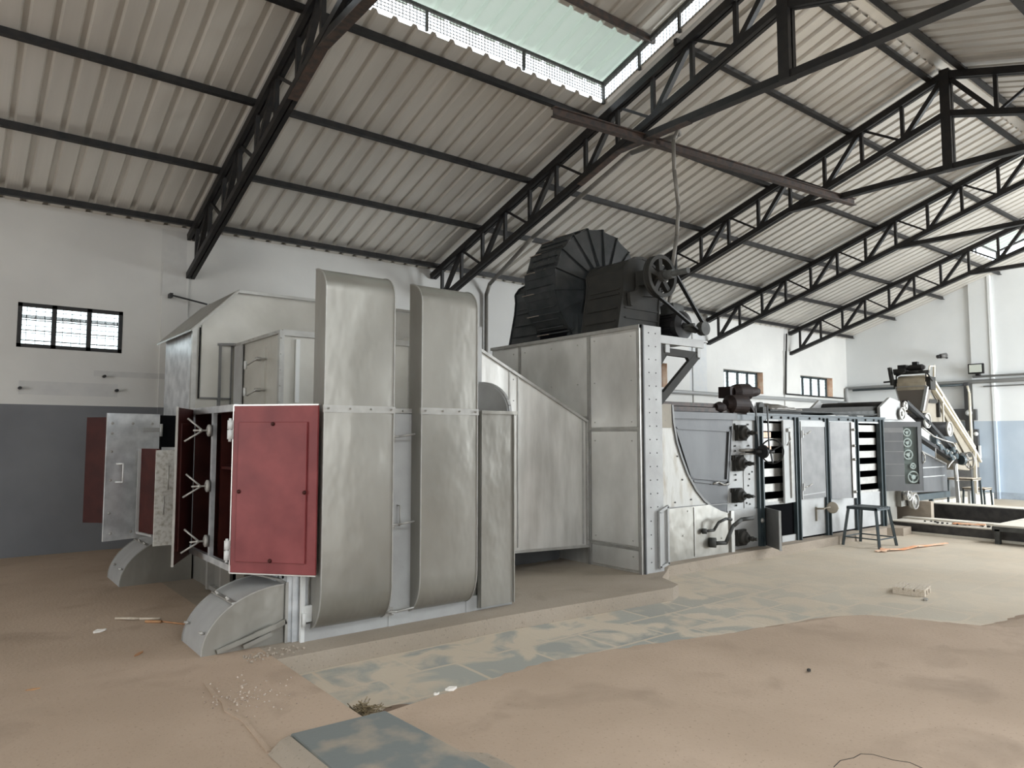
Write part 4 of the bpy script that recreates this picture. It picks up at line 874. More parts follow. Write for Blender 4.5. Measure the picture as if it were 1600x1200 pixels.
for U, Z, r in ((.45, 1.62, .062), (.455, 1.44, .07), (.46, 1.23, .078), (.54, 1.03, .045), (.54, .84, .095)):
    m = MB(); c = dpt(*H6, U, .02, Z); nrm = dpt(*H6, 0, -1, 0)-dpt(*H6, 0, 0, 0)
    m.ring(c, nrm, r, .014, 28, 6); m.cyl(c, c+nrm*.012, r*.42, 14)
    for k in range(3): a = 2*PI*k/3+U*20; u = dpt(*H6, 1, 0, 0)-dpt(*H6, 0, 0, 0); m.bar(c, c+(u*math.cos(a)+Vector((0, 0, 1))*math.sin(a))*r, .012, .012, up=tuple(nrm))
    obj('sprocket', m, WHT, dc)
m = MB(); slab(m, *H6, .36, .64, .71, 1.73, .05, .055); obj('cover_back', m, nmat('green_grey_board', (.20, .215, .20), .6), dc)
m = MB(); m.tube([dpt(*H6, WC, -.01, 1.08), dpt(*H6, WC+.03, -.03, 1.12), dpt(*H6, WC+.03, -.03, 1.22), dpt(*H6, WC, -.01, 1.28)], .012, 8); obj('handle', m, STEELL, dc)
# low access door
m = MB(); m.box(9.29, 10.12, 5.985, 6.0, .10, .55); obj('lower_opening', m, DARK, D)  # closed black sheet, the opening's shade is put into its colour
H7 = (9.30, 5.96, -125)
m = MB(); slab(m, *H7, 0, .52, .01, .54, -.01, .01); la = obj('lower_door', m, GREYD, D, label='low access door swung open')
m = MB(); slab(m, *H7, .06, .48, .17, .49, .01, .022); obj('door_plate', m, SIL, la); m = MB(); slab(m, *H7, .51, .53, .0, .54, -.015, .015); slab(m, *H7, -.02, 0, .02, .54, -.015, .015); obj('door_rim', m, SILW, la)
# round counterweight disc latch
m = MB(); m.cyl((10.72, 5.97, .43), (10.72, 5.82, .44), .014, 10); m.cyl((10.72, 5.85, .44), (10.88, 5.80, .46), .012, 8); m.lathe((10.90, 5.80, .45), (-.75, -.8, 0), [(0, 0), (0, .085), (.02, .09), (.03, .08), (.035, .02), (.035, 0)], 24); m.ball((10.98, 5.76, .44), .025, 10, 6); m.bar((10.72, 5.965, .24), (10.72, 5.965, .46), .035, .02); obj('damper_knob', m, TAN, D)
# top: conveyor belt and roller
m = MB(); m.prism([(9.75, 6.15, 1.90), (13.3, 6.15, 1.96), (13.4, 6.15, 2.10), (9.75, 6.15, 1.96)], (0, 1.3, 0)); m.box(9.3, 10.6, 6.1, 7.4, 1.885, 1.92); obj('top_belt', m, FANG, D)
m = MB(); m.prism([(11.8, 6.13, 1.90), (13.1, 6.13, 1.92), (13.3, 6.13, 2.02), (11.5, 6.13, 1.95)], (0, .02, 0)); m.box(9.75, 13.4, 6.10, 6.16, 1.935, 1.95); obj('belt_guide', m, GREYM, D)
m = MB(); m.cyl((9.45, 6.05, 1.98), (9.45, 7.3, 1.98), .075, 20); m.box(9.4, 9.5, 6.0, 6.05, 1.88, 1.98); obj('tail_roller', m, GREYM, D)
m = MB(); m.box(9.27, 9.38, 6.1, 6.25, 1.88, 2.06); obj('white_canister', m, WHT, D)
m = MB(); 
P_pts = []
for j in range(7):
    row = []
    for i in range(13): xx = 9.75+i*.075; row.append((xx, 6.12+j*.13, 1.97+.10*math.sin(PI*i/12)**2*math.sin(PI*(j+.8)/7.5)+.015*math.sin(i*2.3+j)))
    P_pts.append(row)
m.grid(P_pts); m.grid([P_pts[0], [(x, y-.01, 1.955) for x, y, z in P_pts[0]]])
tp = obj('crumpled_tarp', m, PIPE, None, label='crumpled grey sheet lying on the dryer belt behind the motor', cat='tarp'); sd = tp.modifiers.new('s', 'SOLIDIFY'); sd.thickness = .008
# feed end head
m = MB(); m.prism([(13.15, 6.05, 1.86), (13.15, 6.05, 2.07), (13.55, 6.05, 2.26), (13.95, 6.05, 2.20), (14.1, 6.05, 1.86)], (0, .05, 0)); m.box(13.1, 14.3, 6.1, 7.5, .3, 1.9); m.prism([(13.2, 7.4, 1.86), (13.2, 7.4, 2.07), (13.55, 7.4, 2.26), (14.1, 7.4, 1.86)], (0, .05, 0)); obj('feed_head', m, SILW, D)
m = MB(); m.cyl((13.7, 6.1, 2.1), (13.7, 7.4, 2.1), .10, 20); obj('head_drum', m, BLK, D)
for x, z, r in ((14.05, 2.12, .075), (13.92, 1.97, .11)):
    m = MB(); m.ring((x, 6.0, z), (0, 1, 0), r, .014, 28, 8); m.cyl((x, 5.98, z), (x, 6.04, z), r*.4, 14); m.cyl((x, 6.01, z), (x, 6.03, z), r*.95, 20); obj('chain_sprocket', m, EDGE, D)
for x, z, r in ((13.6, .50, .085), (13.84, .38, .13)):
    m = MB(); m.ring((x, 5.80, z), (0, 1, 0), r, .016, 28, 8); m.cyl((x, 5.79, z), (x, 6.1, z), r*.4, 14); m.cyl((x, 5.82, z), (x, 5.88, z), r*1.0, 20); obj('chain_sprocket', m, EDGE, D)
m = MB(); m.box(13.1, 13.5, 5.98, 6.1, 0, .62); m.prism([(13.1, 5.97, 0), (13.35, 5.97, 0), (13.28, 5.97, .35), (13.1, 5.97, .62)], (0, .03, 0)); m.box(13.5, 13.9, 5.9, 6.1, .3, .62); obj('foot_plate', m, SIL, D)

# ================================================================== FEED CONVEYOR
FC = thing('feed_conveyor', 'inclined black chain conveyor with pale rollers feeding the dryer end', 'conveyor', (15.4, 6.6, .3))
def P3(x, z, y=6.05): return (x, y, z)
m = MB(); m.prism([P3(14.05, 1.52, 6.25), P3(16.45, .98, 6.25), P3(16.45, .42, 6.25), P3(14.3, .48, 6.25)], (0, 1.1, 0)); gb = obj('grey_trough', m, GREYP, FC)
m = MB(); m.bar(P3(14.4, 1.46, 6.24), P3(16.4, .98, 6.24), .03, .03, up=(0, 1, 0)); 
for z in (.92, .74): m.box(14.3, 16.3, 6.235, 6.25, z, z+.02)
obj('trough_edge', m, SILW, gb)
m = MB(); m.box(14.2, 16.5, 6.22, 6.3, .30, .42); obj('trough_base', m, DGRN, gb)
m = MB(); m.bar(P3(14.15, 2.20), P3(15.15, 1.80), .06, .10, up=(0, 1, 0)); m.bar(P3(15.15, 1.80), P3(16.35, 1.22), .06, .10, up=(0, 1, 0)); m.bar(P3(14.4, 1.62), P3(16.4, 1.02), .06, .12, up=(0, 1, 0)); m.bar(P3(15.2, 1.92, 6.4), P3(16.2, 1.72, 6.4), .05, .06, up=(0, 1, 0)); fr_ = obj('chain_run', m, BLK, FC)
m = MB(); m.bar(P3(14.15, 2.2, 7.3), P3(16.35, 1.22, 7.3), .06, .10, up=(0, 1, 0)); m.bar(P3(14.4, 1.62, 7.3), P3(16.4, 1.02, 7.3), .06, .12, up=(0, 1, 0)); obj('chain_run', m, BLK, FC)
m = MB(); m.prism([P3(14.1, 2.08, 6.12), P3(16.2, 1.30, 6.12), P3(16.4, 1.08, 6.12), P3(14.4, 1.66, 6.12)], (0, .04, 0)); m.prism([P3(14.5, 2.06, 6.5), P3(15.6, 1.85, 6.5), P3(15.6, 1.95, 6.5), P3(14.9, 2.12, 6.5)], (0, .3, 0)); obj('side_sheet', m, WHT, FC)
for x, z, r in ((15.02, 1.86, .15), (16.05, 1.70, .15)):
    m = MB(); m.lathe((x, 6.0, z), (0, 1, 0), [(0, 0), (0, .03), (.02, .04), (.02, r-.03), (.0, r-.02), (0, r), (.03, r), (.03, 0)], 28); rr_ = obj('roller_flange', m, STEELL, FC)
    m = MB(); m.cyl((x, 6.03, z), (x, 7.2, z), r, 24); obj('roller', m, BLK, rr_)
pr = [(14.7, 1.72), (15.2, 1.55), (15.7, 1.47), (16.1, 1.42), (16.4, 1.2)]
m = MB(); m.tube([P3(x, z, 5.98) for x, z in pr], .015, 8); m.tube([P3(16.2, 1.12, 5.98), P3(15.85, 1.0, 5.96), P3(15.75, .92, 5.97)], .014, 8); m.tube([P3(16.1, .98, 5.96), P3(16.12, .66, 5.96), P3(16.25, .66, 5.96)], .014, 8); m.tube([P3(15.3, 1.4, 6.0), P3(15.28, 1.12, 6.0)], .01, 8); obj('guard_rod', m, STEELL, FC)
m = MB()
for x, z in ((15.75, 1.25), (15.95, 1.2), (16.12, 1.28), (16.05, 1.12), (16.25, 1.15), (15.5, 1.34)): m.cyl((x, 5.96, z), (x, 6.06, z), .06, 14)
m.bar(P3(15.3, 1.42, 6.0), P3(16.0, 1.18, 6.0), .04, .05, up=(0, 1, 0)); m.box(15.36, 15.42, 6.0, 6.1, 1.4, 1.58); obj('gear_cluster', m, DGRN, FC)
m = MB(); rivets(m, [(x, 5.96, z) for x, z in ((15.77, 1.26), (15.96, 1.22), (16.14, 1.3), (16.06, 1.14))], (0, -1, 0), .028, .02); obj('hub_caps', m, EDGE, FC)
m = MB(); m.lathe((16.38, 5.96, 1.07), (1, -.3, 0), [(0, 0), (0, .10), (.06, .11), (.06, 0)], 20); obj('wheel_hub', m, DGRN, FC)
m = MB(); m.ring((16.62, 5.88, 1.06), (.75, -.65, 0), .165, .014, 32, 8); m.cyl((16.45, 5.94, 1.06), (16.66, 5.87, 1.06), .02, 10)
for k in range(3): a = 2*PI*k/3+.9; u = Vector((.65, .75, 0)).normalized(); c = Vector((16.62, 5.88, 1.06)); m.bar(c, c+(u*math.cos(a)+Vector((0, 0, 1))*math.sin(a))*.165, .02, .02)
obj('adjusting_wheel', m, STEELL, FC)
m = MB(); m.bar((16.32, 6.0, LOW), (16.22, 6.0, 1.0), .06, .06); m.bar((16.32, 7.3, LOW), (16.22, 7.3, 1.0), .06, .06); obj('support_leg', m, SILW, FC)
m = MB(); m.bar((14.75, 6.3, .0), (14.75, 6.3, .36), .07, .05); m.bar((15.75, 6.3, .0), (15.75, 6.3, .36), .07, .05); obj('short_leg', m, DGRN, FC)

# ================================================================== HOPPER ELEVATOR
HE = thing('hopper_elevator', 'tall beige bucket elevator ending in a hopper above the conveyor', 'elevator', (16.5, 6.6, 0))
m = MB()
t4 = [(15.58, 6.22, 2.57), (15.82, 6.22, 2.57), (15.82, 6.83, 2.57), (15.58, 6.83, 2.57)]; b4 = [(15.60, 6.34, 2.06), (15.80, 6.34, 2.06), (15.80, 6.72, 2.06), (15.60, 6.72, 2.06)]
m.add(t4+b4, [(0, 1, 5, 4), (1, 2, 6, 5), (2, 3, 7, 6), (3, 0, 4, 7), (4, 5, 6, 7)]); obj('hopper_cone', m, nmat('taupe_hopper', (.145, .125, .105), .6), HE)
m = MB(); m.cyl((15.70, 6.26, 2.68), (15.70, 6.80, 2.68), .125, 24); m.box(15.575, 15.80, 6.24, 6.81, 2.50, 2.66); obj('hopper_box', m, nmat('worn_beige_drum', (.50, .44, .33), .6, 0, c2=(.36, .31, .23), scale=5), HE, bevel=.01)
m = MB(); m.bar((15.57, 6.22, 2.56), (15.59, 6.33, 2.07), .05, .06); m.bar((15.57, 6.83, 2.56), (15.59, 6.73, 2.07), .02, .02); m.bar((15.565, 6.22, 2.575), (15.565, 6.83, 2.575), .02, .015); obj('hopper_edge', m, SILW, HE)
m = MB(); m.bar((15.6, 6.18, 2.86), (15.6, 6.86, 2.86), .05, .06); m.box(15.55, 15.75, 6.62, 6.86, 2.86, 2.95); m.bar((15.56, 6.88, 2.62), (15.56, 6.93, 2.99), .05, .10); m.cyl((15.56, 6.85, 2.70), (15.56, 7.06, 2.69), .018, 10); m.box(15.6, 15.8, 6.80, 6.88, 2.55, 2.74); m.box(15.6, 15.85, 6.16, 6.25, 2.5, 2.76); m.tube([(15.55, 6.80, 2.80), (15.55, 6.6, 2.88), (15.55, 6.35, 2.87), (15.55, 6.2, 2.84), (15.6, 6.12, 2.66)], .016, 8); m.bar((15.6, 6.82, 2.74), (15.6, 6.82, 2.86), .02, .02); m.bar((15.6, 6.24, 2.74), (15.6, 6.24, 2.86), .02, .02); obj('drive_frame', m, FANG, HE)
m = MB(); m.lathe((15.65, 6.60, 2.96), (0, -1, 0), [(0, 0), (0, .05), (.04, .065), (.28, .065), (.33, .03), (.33, 0)], 20); m.box(15.6, 15.7, 6.40, 6.50, 3.0, 3.08); m.box(15.58, 15.72, 6.62, 6.78, 2.93, 3.03); obj('drive_motor', m, BLK, HE)
m = MB()
m.prism([(15.85, 6.3, 2.62), (15.95, 6.3, 2.68), (18.35, 6.3, 1.02), (18.35, 6.3, .86), (17.9, 6.3, .90)], (0, .03, 0))
tr_ = obj('chute_side', m, TAN, HE)
m = MB(); m.prism([(15.80, 6.34, 2.60), (16.05, 6.34, 2.42), (16.9, 6.34, 1.86), (16.75, 6.34, 1.82), (16.0, 6.34, 1.82), (15.62, 6.34, 2.04)], (0, .4, 0)); m.prism([(17.2, 6.34, 1.42), (17.9, 6.34, 1.3), (17.9, 6.34, .80), (17.2, 6.34, .85)], (0, .4, 0)); obj('chute_box', m, TAN, HE)
m = MB(); m.bar((15.95, 6.26, 2.74), (18.02, 6.26, 1.30), .05, .045, up=(0, 1, 0)); m.bar((15.9, 6.26, 2.60), (17.95, 6.26, 1.24), .05, .07, up=(0, 1, 0)); m.bar((16.0, 6.26, 2.55), (16.06, 6.26, 3.02), .035, .035); m.tube([(15.75, 6.24, 2.90), (15.85, 6.26, 2.99), (16.04, 6.26, 3.0)], .014, 8); m.bar((16.38, 6.25, 1.72), (16.38, 6.25, 2.40), .03, .03); m.bar((18.0, 6.26, 1.28), (18.0, 6.26, .3), .05, .05); m.bar((18.35, 6.26, .98), (18.0, 6.26, 1.28), .04, .04); obj('cream_rail', m, BEIGE, HE)
m = MB(); m.box(15.86, 16.25, 6.30, 6.34, 2.24, 2.32); m.box(17.3, 17.9, 6.28, 6.33, 1.1, 1.2); m.box(16.28, 16.34, 6.28, 6.34, 1.95, 2.5); obj('dark_slats', m, FANG, HE)
m = MB(); m.bar((18.0, 6.4, LOW), (18.0, 6.4, .35), .05, .05); m.bar((18.0, 7.0, LOW), (18.0, 7.0, 1.1), .05, .05); m.bar((18.3, 6.4, LOW), (18.3, 6.4, .9), .05, .05); obj('elevator_leg', m, SILW, HE)
m = MB(); m.box(18.0, 18.8, 6.9, 7.5, LOW, .95); obj('boot_box', m, GREYD, HE)

# ================================================================== stands, stools, trough, table
def stool(loc, rz_, label, h=.60, w=.46, name='stool', mat=DGRN, slats=True, group=None, low=False):
    t = thing(name, label, 'stool', loc, rz=rz_, group=group); hw = w/2
    m = MB()
    if slats:
        for i in range(5): x = -hw+.045+i*(w-.09)/4; m.box(x-.036, x+.036, -hw, hw, h-.02, h)
    else: m.box(-hw, hw, -hw, hw, h-.03, h)
    m.box(-hw, hw, -hw, -hw+.03, h-.045, h-.012); m.box(-hw, hw, hw-.03, hw, h-.045, h-.012); m.box(-hw, -hw+.03, -hw, hw, h-.045, h-.012); m.box(hw-.03, hw, -hw, hw, h-.045, h-.012)
    obj('seat', m, mat if not low else WOOD, t, local=True)
    for sx, sy in ((-1, -1), (1, -1), (1, 1), (-1, 1)):
        m = MB(); sp = .05 if not low else 0; m.bar((sx*(hw-.02), sy*(hw-.02), h-.03), (sx*(hw+sp), sy*(hw+sp), 0), .035, .035); obj('leg', m, mat, t, local=True)
    if not low:
        q = hw+.035; m = MB()
        for a, b in (((-q, -q), (q, -q)), ((q, -q), (q, q)), ((q, q), (-q, q)), ((-q, q), (-q, -q))): m.bar((*a, .13), (*b, .13), .018, .018)
        obj('stretcher', m, mat, t, local=True)
    return t
stool((11.36, 5.46, LOW), 0, 'dark grey slatted steel stool standing in front of the belt dryer')
stool((17.6, 6.35, LOW), 0, 'taller dark step stool beside the pale conveyor leg', .78, .5, 'step_stool', DGRN, False, 'step stools by the conveyor', True)
stool((18.6, 6.45, LOW), 0, 'small low step stool nearest the far wall', .52, .45, 'step_stool', DGRN, False, 'step stools by the conveyor', True)
# oily channel across the floor
CH = thing('conveyor_channel', 'low black oily channel crossing the floor beyond the dryer end', 'channel', (14.0, 2.0, LOW))
m = MB(); m.box(13.3, 13.38, -3.0, 5.95, LOW, .05); obj('near_side', m, OILY, CH)
m = MB(); m.box(13.26, 13.30, -3.0, 5.9, LOW, LOW+.04); m.box(13.3, 13.75, 4.35, 6.0, .05, .07); m.box(13.3, 13.7, -3.0, 4.35, .05, .07); obj('pale_ledge', m, PALEC, CH)
m = MB(); m.box(13.75, 14.0, 4.4, 6.0, .03, .10); m.box(14.0, 14.06, -3., 6.2, LOW, .09); obj('inner_ledge', m, PALEC, CH)
m = MB(); m.box(15.0, 15.08, -3., 6.1, LOW, .26); obj('far_side', m, OILY, CH)
m = MB(); m.box(15.08, 15.5, -3., 6.2, .20, .27); obj('far_ledge', m, PALEC, CH)
m = MB(); m.box(14.06, 15.0, -3, 6.2, LOW, LOW+.02); obj('channel_floor', m, OILY, CH)
m = MB(); m.box(13.98, 14.1, 5.6, 6.2, .0, .38); obj('end_block', m, CEM, CH)
m = MB(); m.box(16.2, 20.5, 6.75, 8.6, LOW, .16); m.box(16.2, 18.9, 6.7, 6.75, LOW, .16); obj('machine_plinth', m, PALEC, None, label='raised pale cement plinth under the elevator near the far wall', cat='plinth')
TB = thing('low_table', 'low grey steel-framed table at the right edge, top level with the channel', 'table', (14.0, 3.4, LOW))
m = MB(); m.box(13.05, 14.98, 2.2, 4.32, .13, .17); obj('table_top', m, PALEC, TB)
m = MB(); m.box(13.03, 13.09, 2.2, 4.34, .07, .14); m.box(13.05, 14.98, 4.28, 4.33, .07, .14); obj('table_frame', m, GREYM, TB)
for x, y in ((13.07, 4.27), (13.07, 2.3), (14.9, 4.27), (14.9, 2.3)):
    m = MB(); m.bar((x, y, LOW), (x, y, .1), .07, .08); obj('leg', m, GREYM, TB)
m = MB(); 
for i in range(14): 
    y = 5.5-i*.075; m.ball((13.5+random.uniform(-.1, .1), y, .085), random.uniform(.018, .035), 6, 4, .6)
obj('debris_pile', m, FANG, None, label='dark crumbs scattered on the channel ledge', cat='debris', kind='stuff')
m = MB(); m.bar((13.45, 5.05, .09), (13.55, 4.6, .10), .10, .02); obj('wood_scrap', m, ORG, None, label='pinkish wood strip lying on the channel ledge', cat='wood scrap')
# electrical frame by far wall
EP = thing('wall_conduit_frame', 'grey conduit post with boxes running down the far wall beside the elevator', 'conduit', (22.35, 7.9, 0))
m = MB(); m.bar((22.38, 7.9, .3), (22.38, 7.9, 3.05), .12, .12); m.box(22.34, 22.46, 7.95, 8.55, 2.02, 2.32); m.box(22.30, 22.46, 7.68, 7.98, 2.0, 2.3); m.box(22.3, 22.46, 7.66, 7.84, 1.1, 1.75); obj('post', m, GREYP, EP)
m = MB(); m.cyl((22.25, 7.79, 1.0), (22.25, 7.80, 2.75), .035, 10); m.tube([(22.25, 7.80, 2.75), (22.28, 7.85, 2.95)], .03, 8); m.cyl((22.27, 7.87, .9), (22.27, 7.87, 1.7), .02, 8); obj('cream_pole', m, BEIGE, EP)
m = MB(); m.ball((22.3, 7.85, 2.2), .09, 10, 6); m.ball((22.3, 7.7, 1.62), .06, 10, 6); m.box(22.3, 22.4, 7.62, 7.7, .95, 1.3); obj('junction_box', m, WHT, EP)
m = MB(); m.box(21.6, 22.15, 7.60, 8.25, LOW, .95); m.box(21.58, 22.16, 7.58, 8.27, .95, .98); obj('grey_cabinet', m, GREYD, None, label='waist-high grey cabinet against the far wall behind the elevator', cat='cabinet', bevel=.01)

# pipes
def pipe(pts, r, mat, label, name='pipe'): m = MB(); m.tube(pts, r, 12); return obj(name, m, mat, None, label=label, cat='pipe')
pipe([(22.40, 11.3, 3.06), (22.40, -3.0, 3.06)], .055, PIPEW, 'thick pale pipe running level along the far wall')
pipe([(22.36, 11.1, 2.99), (22.36, 7.9, 2.99)], .03, DGRN, 'dark thin pipe just under the thick pipe on the far wall')
pipe([(22.40, 7.75, 3.20), (22.40, -3.0, 3.20)], .03, PIPEW, 'thin pale pipe above the thick pipe, under the floodlight')
pipe([(22.40, 7.5, 2.92), (22.40, -3.0, 2.90)], .02, PIPEW, 'thin pale pipe just below the thick pipe on the far wall')
pipe([(8.6, 11.27, 2.66), (22.3, 11.27, 2.60), (22.3, 11.27, 3.06)], .05, PIPEW, 'pale pipe running along the window wall below the far windows')
pipe([(18.95, 11.28, 4.5), (18.83, 11.28, 2.76), (22.1, 11.28, 2.74)], .022, BLK, 'thin black conduit dropping beside the farthest truss and turning right', 'conduit')
pipe([(8.24, 11.27, 0.5), (8.24, 11.27, 4.32), (8.2, 11.1, 4.50), (7.95, 9.5, 5.02), (7.75, 7.0, 5.70), (7.72, 6.15, 5.66)], .038, PIPE, 'grey conduit climbing the wall behind the fan and following the roof slope', 'conduit')
pipe([(7.72, 6.1, 5.66), (7.50, 5.95, 5.62), (7.40, 5.95, 5.45), (7.42, 5.96, 5.05), (7.52, 5.98, 4.6), (7.50, 6.0, 4.2), (7.42, 6.02, 3.75), (7.40, 6.04, 3.4), (7.36, 6.05, 3.2)], .026, PIPE, 'grey flexible conduit hanging from the beam down to the fan motor', 'cable')
m = MB(); 
for dz, w_ in ((-.05, .09), (.05, .09)): m.bar((5.55, 6.25, 5.42+dz), (11.7, 5.68, 5.42+dz), w_, .012)
m.bar((5.55, 6.25, 5.42), (11.7, 5.68, 5.42), .014, .10); obj('hoist_beam', m, RUST, None, label='rusty brown steel beam slung under two trusses above the fan', cat='beam')
# flood light, camera, wall bracket
FL = thing('flood_light', 'flat LED flood light in black frame above the far wall pipes', 'light', (22.3, 7.62, 3.22))
m = MB(); m.box(22.22, 22.30, 7.42, 7.80, 3.27, 3.55); m.box(22.3, 22.42, 7.55, 7.65, 3.22, 3.3); obj('housing', m, BLK, FL, bevel=.008)
m = MB(); m.box(22.20, 22.225, 7.46, 7.76, 3.31, 3.52); obj('lens', m, nmat('dull_led_lens', (.55, .58, .52), .4), FL)
SC = thing('security_camera', 'small grey security camera high on the far wall', 'camera', (22.4, 8.42, 3.84))
m = MB(); m.cyl((22.3, 8.36, 3.86), (22.15, 8.46, 3.82), .065, 16); obj('camera_body', m, GREYD, SC)
m = MB(); m.cyl((22.5, 8.42, 3.80), (22.28, 8.42, 3.84), .03, 10); m.cyl((22.16, 8.48, 3.82), (22.10, 8.52, 3.81), .05, 12); obj('bracket', m, BLK, SC)
WB = thing('wall_fan_bracket', 'black rod with a pale end fitting fixed on the wall above the furnace hood', 'bracket', (2.8, 11.3, 3.55))
m = MB(); m.bar((2.52, 11.2, 3.60), (3.02, 11.2, 3.52), .022, .022); m.box(2.50, 2.54, 11.18, 11.34, 3.57, 3.63); obj('rod', m, BLK, WB)
m = MB(); m.ball((3.12, 11.22, 3.46), .07, 12, 8); m.tube([(3.05, 11.22, 3.52), (3.2, 11.24, 3.50), (3.22, 11.3, 3.40)], .02, 8); obj('fitting', m, PIPEW, WB)
for i, (x, z) in enumerate(((.76, 2.18), (1.88, 2.19), (1.72, 2.38))):
    m = MB(); m.cyl((x, 11.25, z), (x, 11.36, z), .02, 10); obj('wall_bolt', m, BLK, None, label=['dark bolt stub in the wall below the left window, left one', 'dark bolt stub in the wall below the left window, right one', 'small bolt stub higher up, just under the plaster scar'][i], cat='bolt', group='bolt stubs below the window')

# ------------------------------------------------------------------ floor things
m = MB()
sl_ = [(1.45, 3.66), (1.98, 3.64), (2.02, 3.0), (2.05, 2.2), (1.43, 2.2)]
m.prism([(x, y, .0) for x, y in sl_], (0, 0, .05)); cs = obj('stone_slab', m, SLATE, None, label='blue-grey stone slab covering the end of the trench at the bottom edge', cat='slab', bevel=.012)
m = MB(); m.prism([(1.31, 3.60, 0), (1.45, 3.64, 0), (1.44, 3.64, .055), (1.38, 3.61, .05)], (.02, -1.5, 0)); obj('cement_kerb', m, CEM, None, label='narrow sloping cement strip along the left side of the stone slab', cat='kerb', bevel=.01)
m = MB(); m.prism([(2.0, 3.05, 0), (2.14, 2.9, 0), (2.18, 2.2, 0), (2.03, 2.2, 0)], (0, 0, .03)); obj('cement_apron', m, CEM, None, label='rounded cement edge on the right of the stone slab', cat='kerb', bevel=.02)
# straw heap
r_ = random.Random(5); m = MB()
for i in range(170):
    a = r_.uniform(0, 2*PI); d = abs(r_.gauss(0, .07)); p = Vector((2.08+d*math.cos(a), 4.1+.9*d*math.sin(a), LOW+.005+r_.uniform(0, .05)*max(0, 1-d/.12))); q = p+Vector((r_.uniform(-.06, .06), r_.uniform(-.06, .06), r_.uniform(-.02, .035))); m.bar(p, q, .004, .003)
obj('straw_heap', m, STRAW, None, label='small heap of dry straw in the near corner of the trench', cat='straw', kind='stuff')
m = MB(); m.ball((2.28, 3.98, LOW-.0), .13, 16, 8, .12); obj('dust_mound', m, nmat('brown_dust', (.2, .14, .10), .95), None, label='brown dust mound beside the straw in the trench', cat='dust')
def scrap(x, y, z, rx, n, mat, label, name, cat, h=.01, rz_=0., ry=None):
    m = MB(); ry = ry or rx*.6; pts = []
    q = random.Random(int(x*100+y*10))
    for i in range(n): a = 2*PI*i/n; k = q.uniform(.7, 1.1); u, v = rx*k*math.cos(a), ry*k*math.sin(a); pts.append((x+u*math.cos(rz_)-v*math.sin(rz_), y+u*math.sin(rz_)+v*math.cos(rz_), z+q.uniform(0, h*.6)))
    m.prism(pts, (0, 0, h)); return obj(name, m, mat, None, label=label, cat=cat)
scrap(2.52, 3.80, .0, .045, 8, PAPER, 'larger white scrap on the trench front edge', 'paper_scrap', 'paper', .012)
scrap(2.40, 3.78, .0, .02, 7, PAPER, 'tiny white scrap left of the larger one on the trench edge', 'paper_scrap', 'paper', .01)
scrap(1.17, 5.79, .0, .06, 6, BRNW, 'orange-brown wood chip on the floor left of the near elbow duct', 'wood_chip', 'wood chip', .006, .9, .018)
scrap(.51, 5.39, .0, .012, 6, BRNW, 'thin dark leaf near the left edge of the floor', 'dry_leaf', 'leaf', .004, 1.5, .05)
scrap(1.05, 6.62, .0, .05, 7, PAPER, 'crumpled pale scrap on the floor left of the furnace', 'paper_scrap', 'paper', .015, .3, .02)
m = MB(); m.tube([(1.22, 6.98, .012), (1.32, 6.86, .02), (1.38, 6.84, .012), (1.52, 6.74, .012)], .011, 6); obj('twig', m, WOOD, None, label='pale broken twig lying beside the furnace doors', cat='twig')
m = MB(); m.tube([(1.50, 6.65, .01), (1.62, 6.45, .01), (1.68, 6.38, .02)], .007, 6); m.tube([(1.4, 6.72, .01), (1.5, 6.62, .012)], .012, 6); obj('twig', m, BRNW, None, label='dark thin twig behind the near elbow duct', cat='twig')
scrap(4.56, 2.62, .0, .022, 7, FANG, 'single dark pebble alone in the middle of the brown floor', 'pebble', 'stone', .014)
m = MB(); q = random.Random(11)
for i in range(120):
    x = 1.50+q.gauss(0, .12); y = 4.5+q.gauss(0, .16); s_ = q.uniform(.003, .009)
    if x < 1.86: m.ball((x, y, s_*.4), s_, 5, 3, .8)
obj('gravel_crumbs', m, nmat('crumbs', (.22, .16, .12), .9, c2=(.6, .52, .44), scale=60), None, label='dark and white crumbs sprinkled left of the trench corner', cat='gravel', kind='stuff')
m = MB(); q = random.Random(12)
for i in range(60):
    x = q.uniform(1.72, 2.15); y = 5.22+q.gauss(0, .06); s_ = q.uniform(.005, .014); m.ball((x, y, s_*.4), s_, 5, 3, .8)
obj('mortar_crumbs', m, CEM, None, label='mortar crumbs along the foot of the near elbow duct', cat='rubble', kind='stuff')
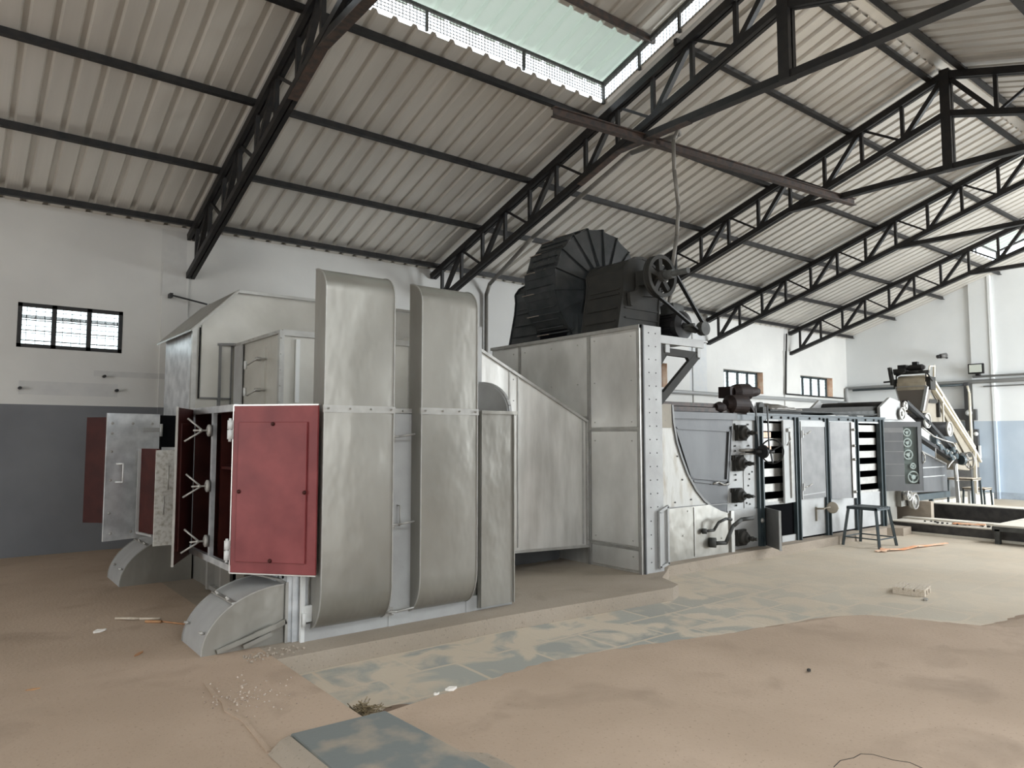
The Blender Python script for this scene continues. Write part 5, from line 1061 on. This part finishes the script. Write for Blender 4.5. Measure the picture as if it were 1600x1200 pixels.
# wooden block bundle
WBk = thing('wooden_block', 'small nailed bundle of pale wood planks alone on the paving', 'wood block', (8.3, 3.55, LOW), rz=math.radians(12))
m = MB()
for i in range(3): m.box(-.17, .17, -.15+i*.105, -.055+i*.105, .045, .07)
obj('top_planks', m, WOOD, WBk, local=True, bevel=.003)
m = MB(); m.box(-.17, -.09, -.15, .155, .0, .045); m.box(.09, .17, -.15, .155, 0, .045); m.box(-.03, .03, -.15, .155, 0, .045); obj('runners', m, WOOD, WBk, local=True)
scrap(8.02, 3.30, LOW, .06, 7, EDGE, 'crumpled silver foil scrap in front of the wood block', 'foil_scrap', 'foil', .012, .4, .025)
m = MB(); P0 = [(10.75, 5.08), (10.95, 5.0), (11.25, 4.92), (11.6, 4.88), (11.9, 4.86), (12.3, 4.72)]
for i in range(len(P0)-1): m.bar((*P0[i], LOW+.015+.02*(i % 2)), (*P0[i+1], LOW+.015+.02*((i+1) % 2)), .06+.02*(i % 2), .012)
m.bar((10.8, 4.98, LOW+.02), (11.0, 5.1, LOW+.03), .07, .012); obj('orange_strip', m, ORG, None, label='crumpled orange packing strip on the paving right of the stool', cat='packing strip')
m = MB(); m.prism([(16.9, 5.4, LOW), (17.5, 5.5, LOW), (17.5, 5.0, LOW), (17.0, 4.9, LOW)], (0, 0, .03)); obj('white_sheet', m, PAPER, None, label='white sheet lying on the floor before the far steps', cat='sheet')

m = MB(); pts = [(1.37, 4.86), (1.35, 4.6), (1.36, 4.45), (1.33, 4.3), (1.36, 4.1), (1.35, 3.9), (1.33, 3.62)]
for i in range(len(pts)-1): m.bar((*pts[i], .002), (*pts[i+1], .002), .022, .012)
obj('mortar_ridge', m, MUD, None, label='thin broken mortar line running across the left floor to the slab corner', cat='mortar line')
m = MB(); pts = [(3.36, 1.82), (3.45, 1.835), (3.53, 1.81), (3.60, 1.81), (3.64, 1.77), (3.655, 1.68), (3.69, 1.62), (3.67, 1.54)]
for i in range(len(pts)-1): m.bar((*pts[i], .0), (*pts[i+1], .0), .0035, .003)
obj('floor_crack', m, FANG, None, label='hairline crack in the brown floor at the bottom edge right of center', cat='crack')
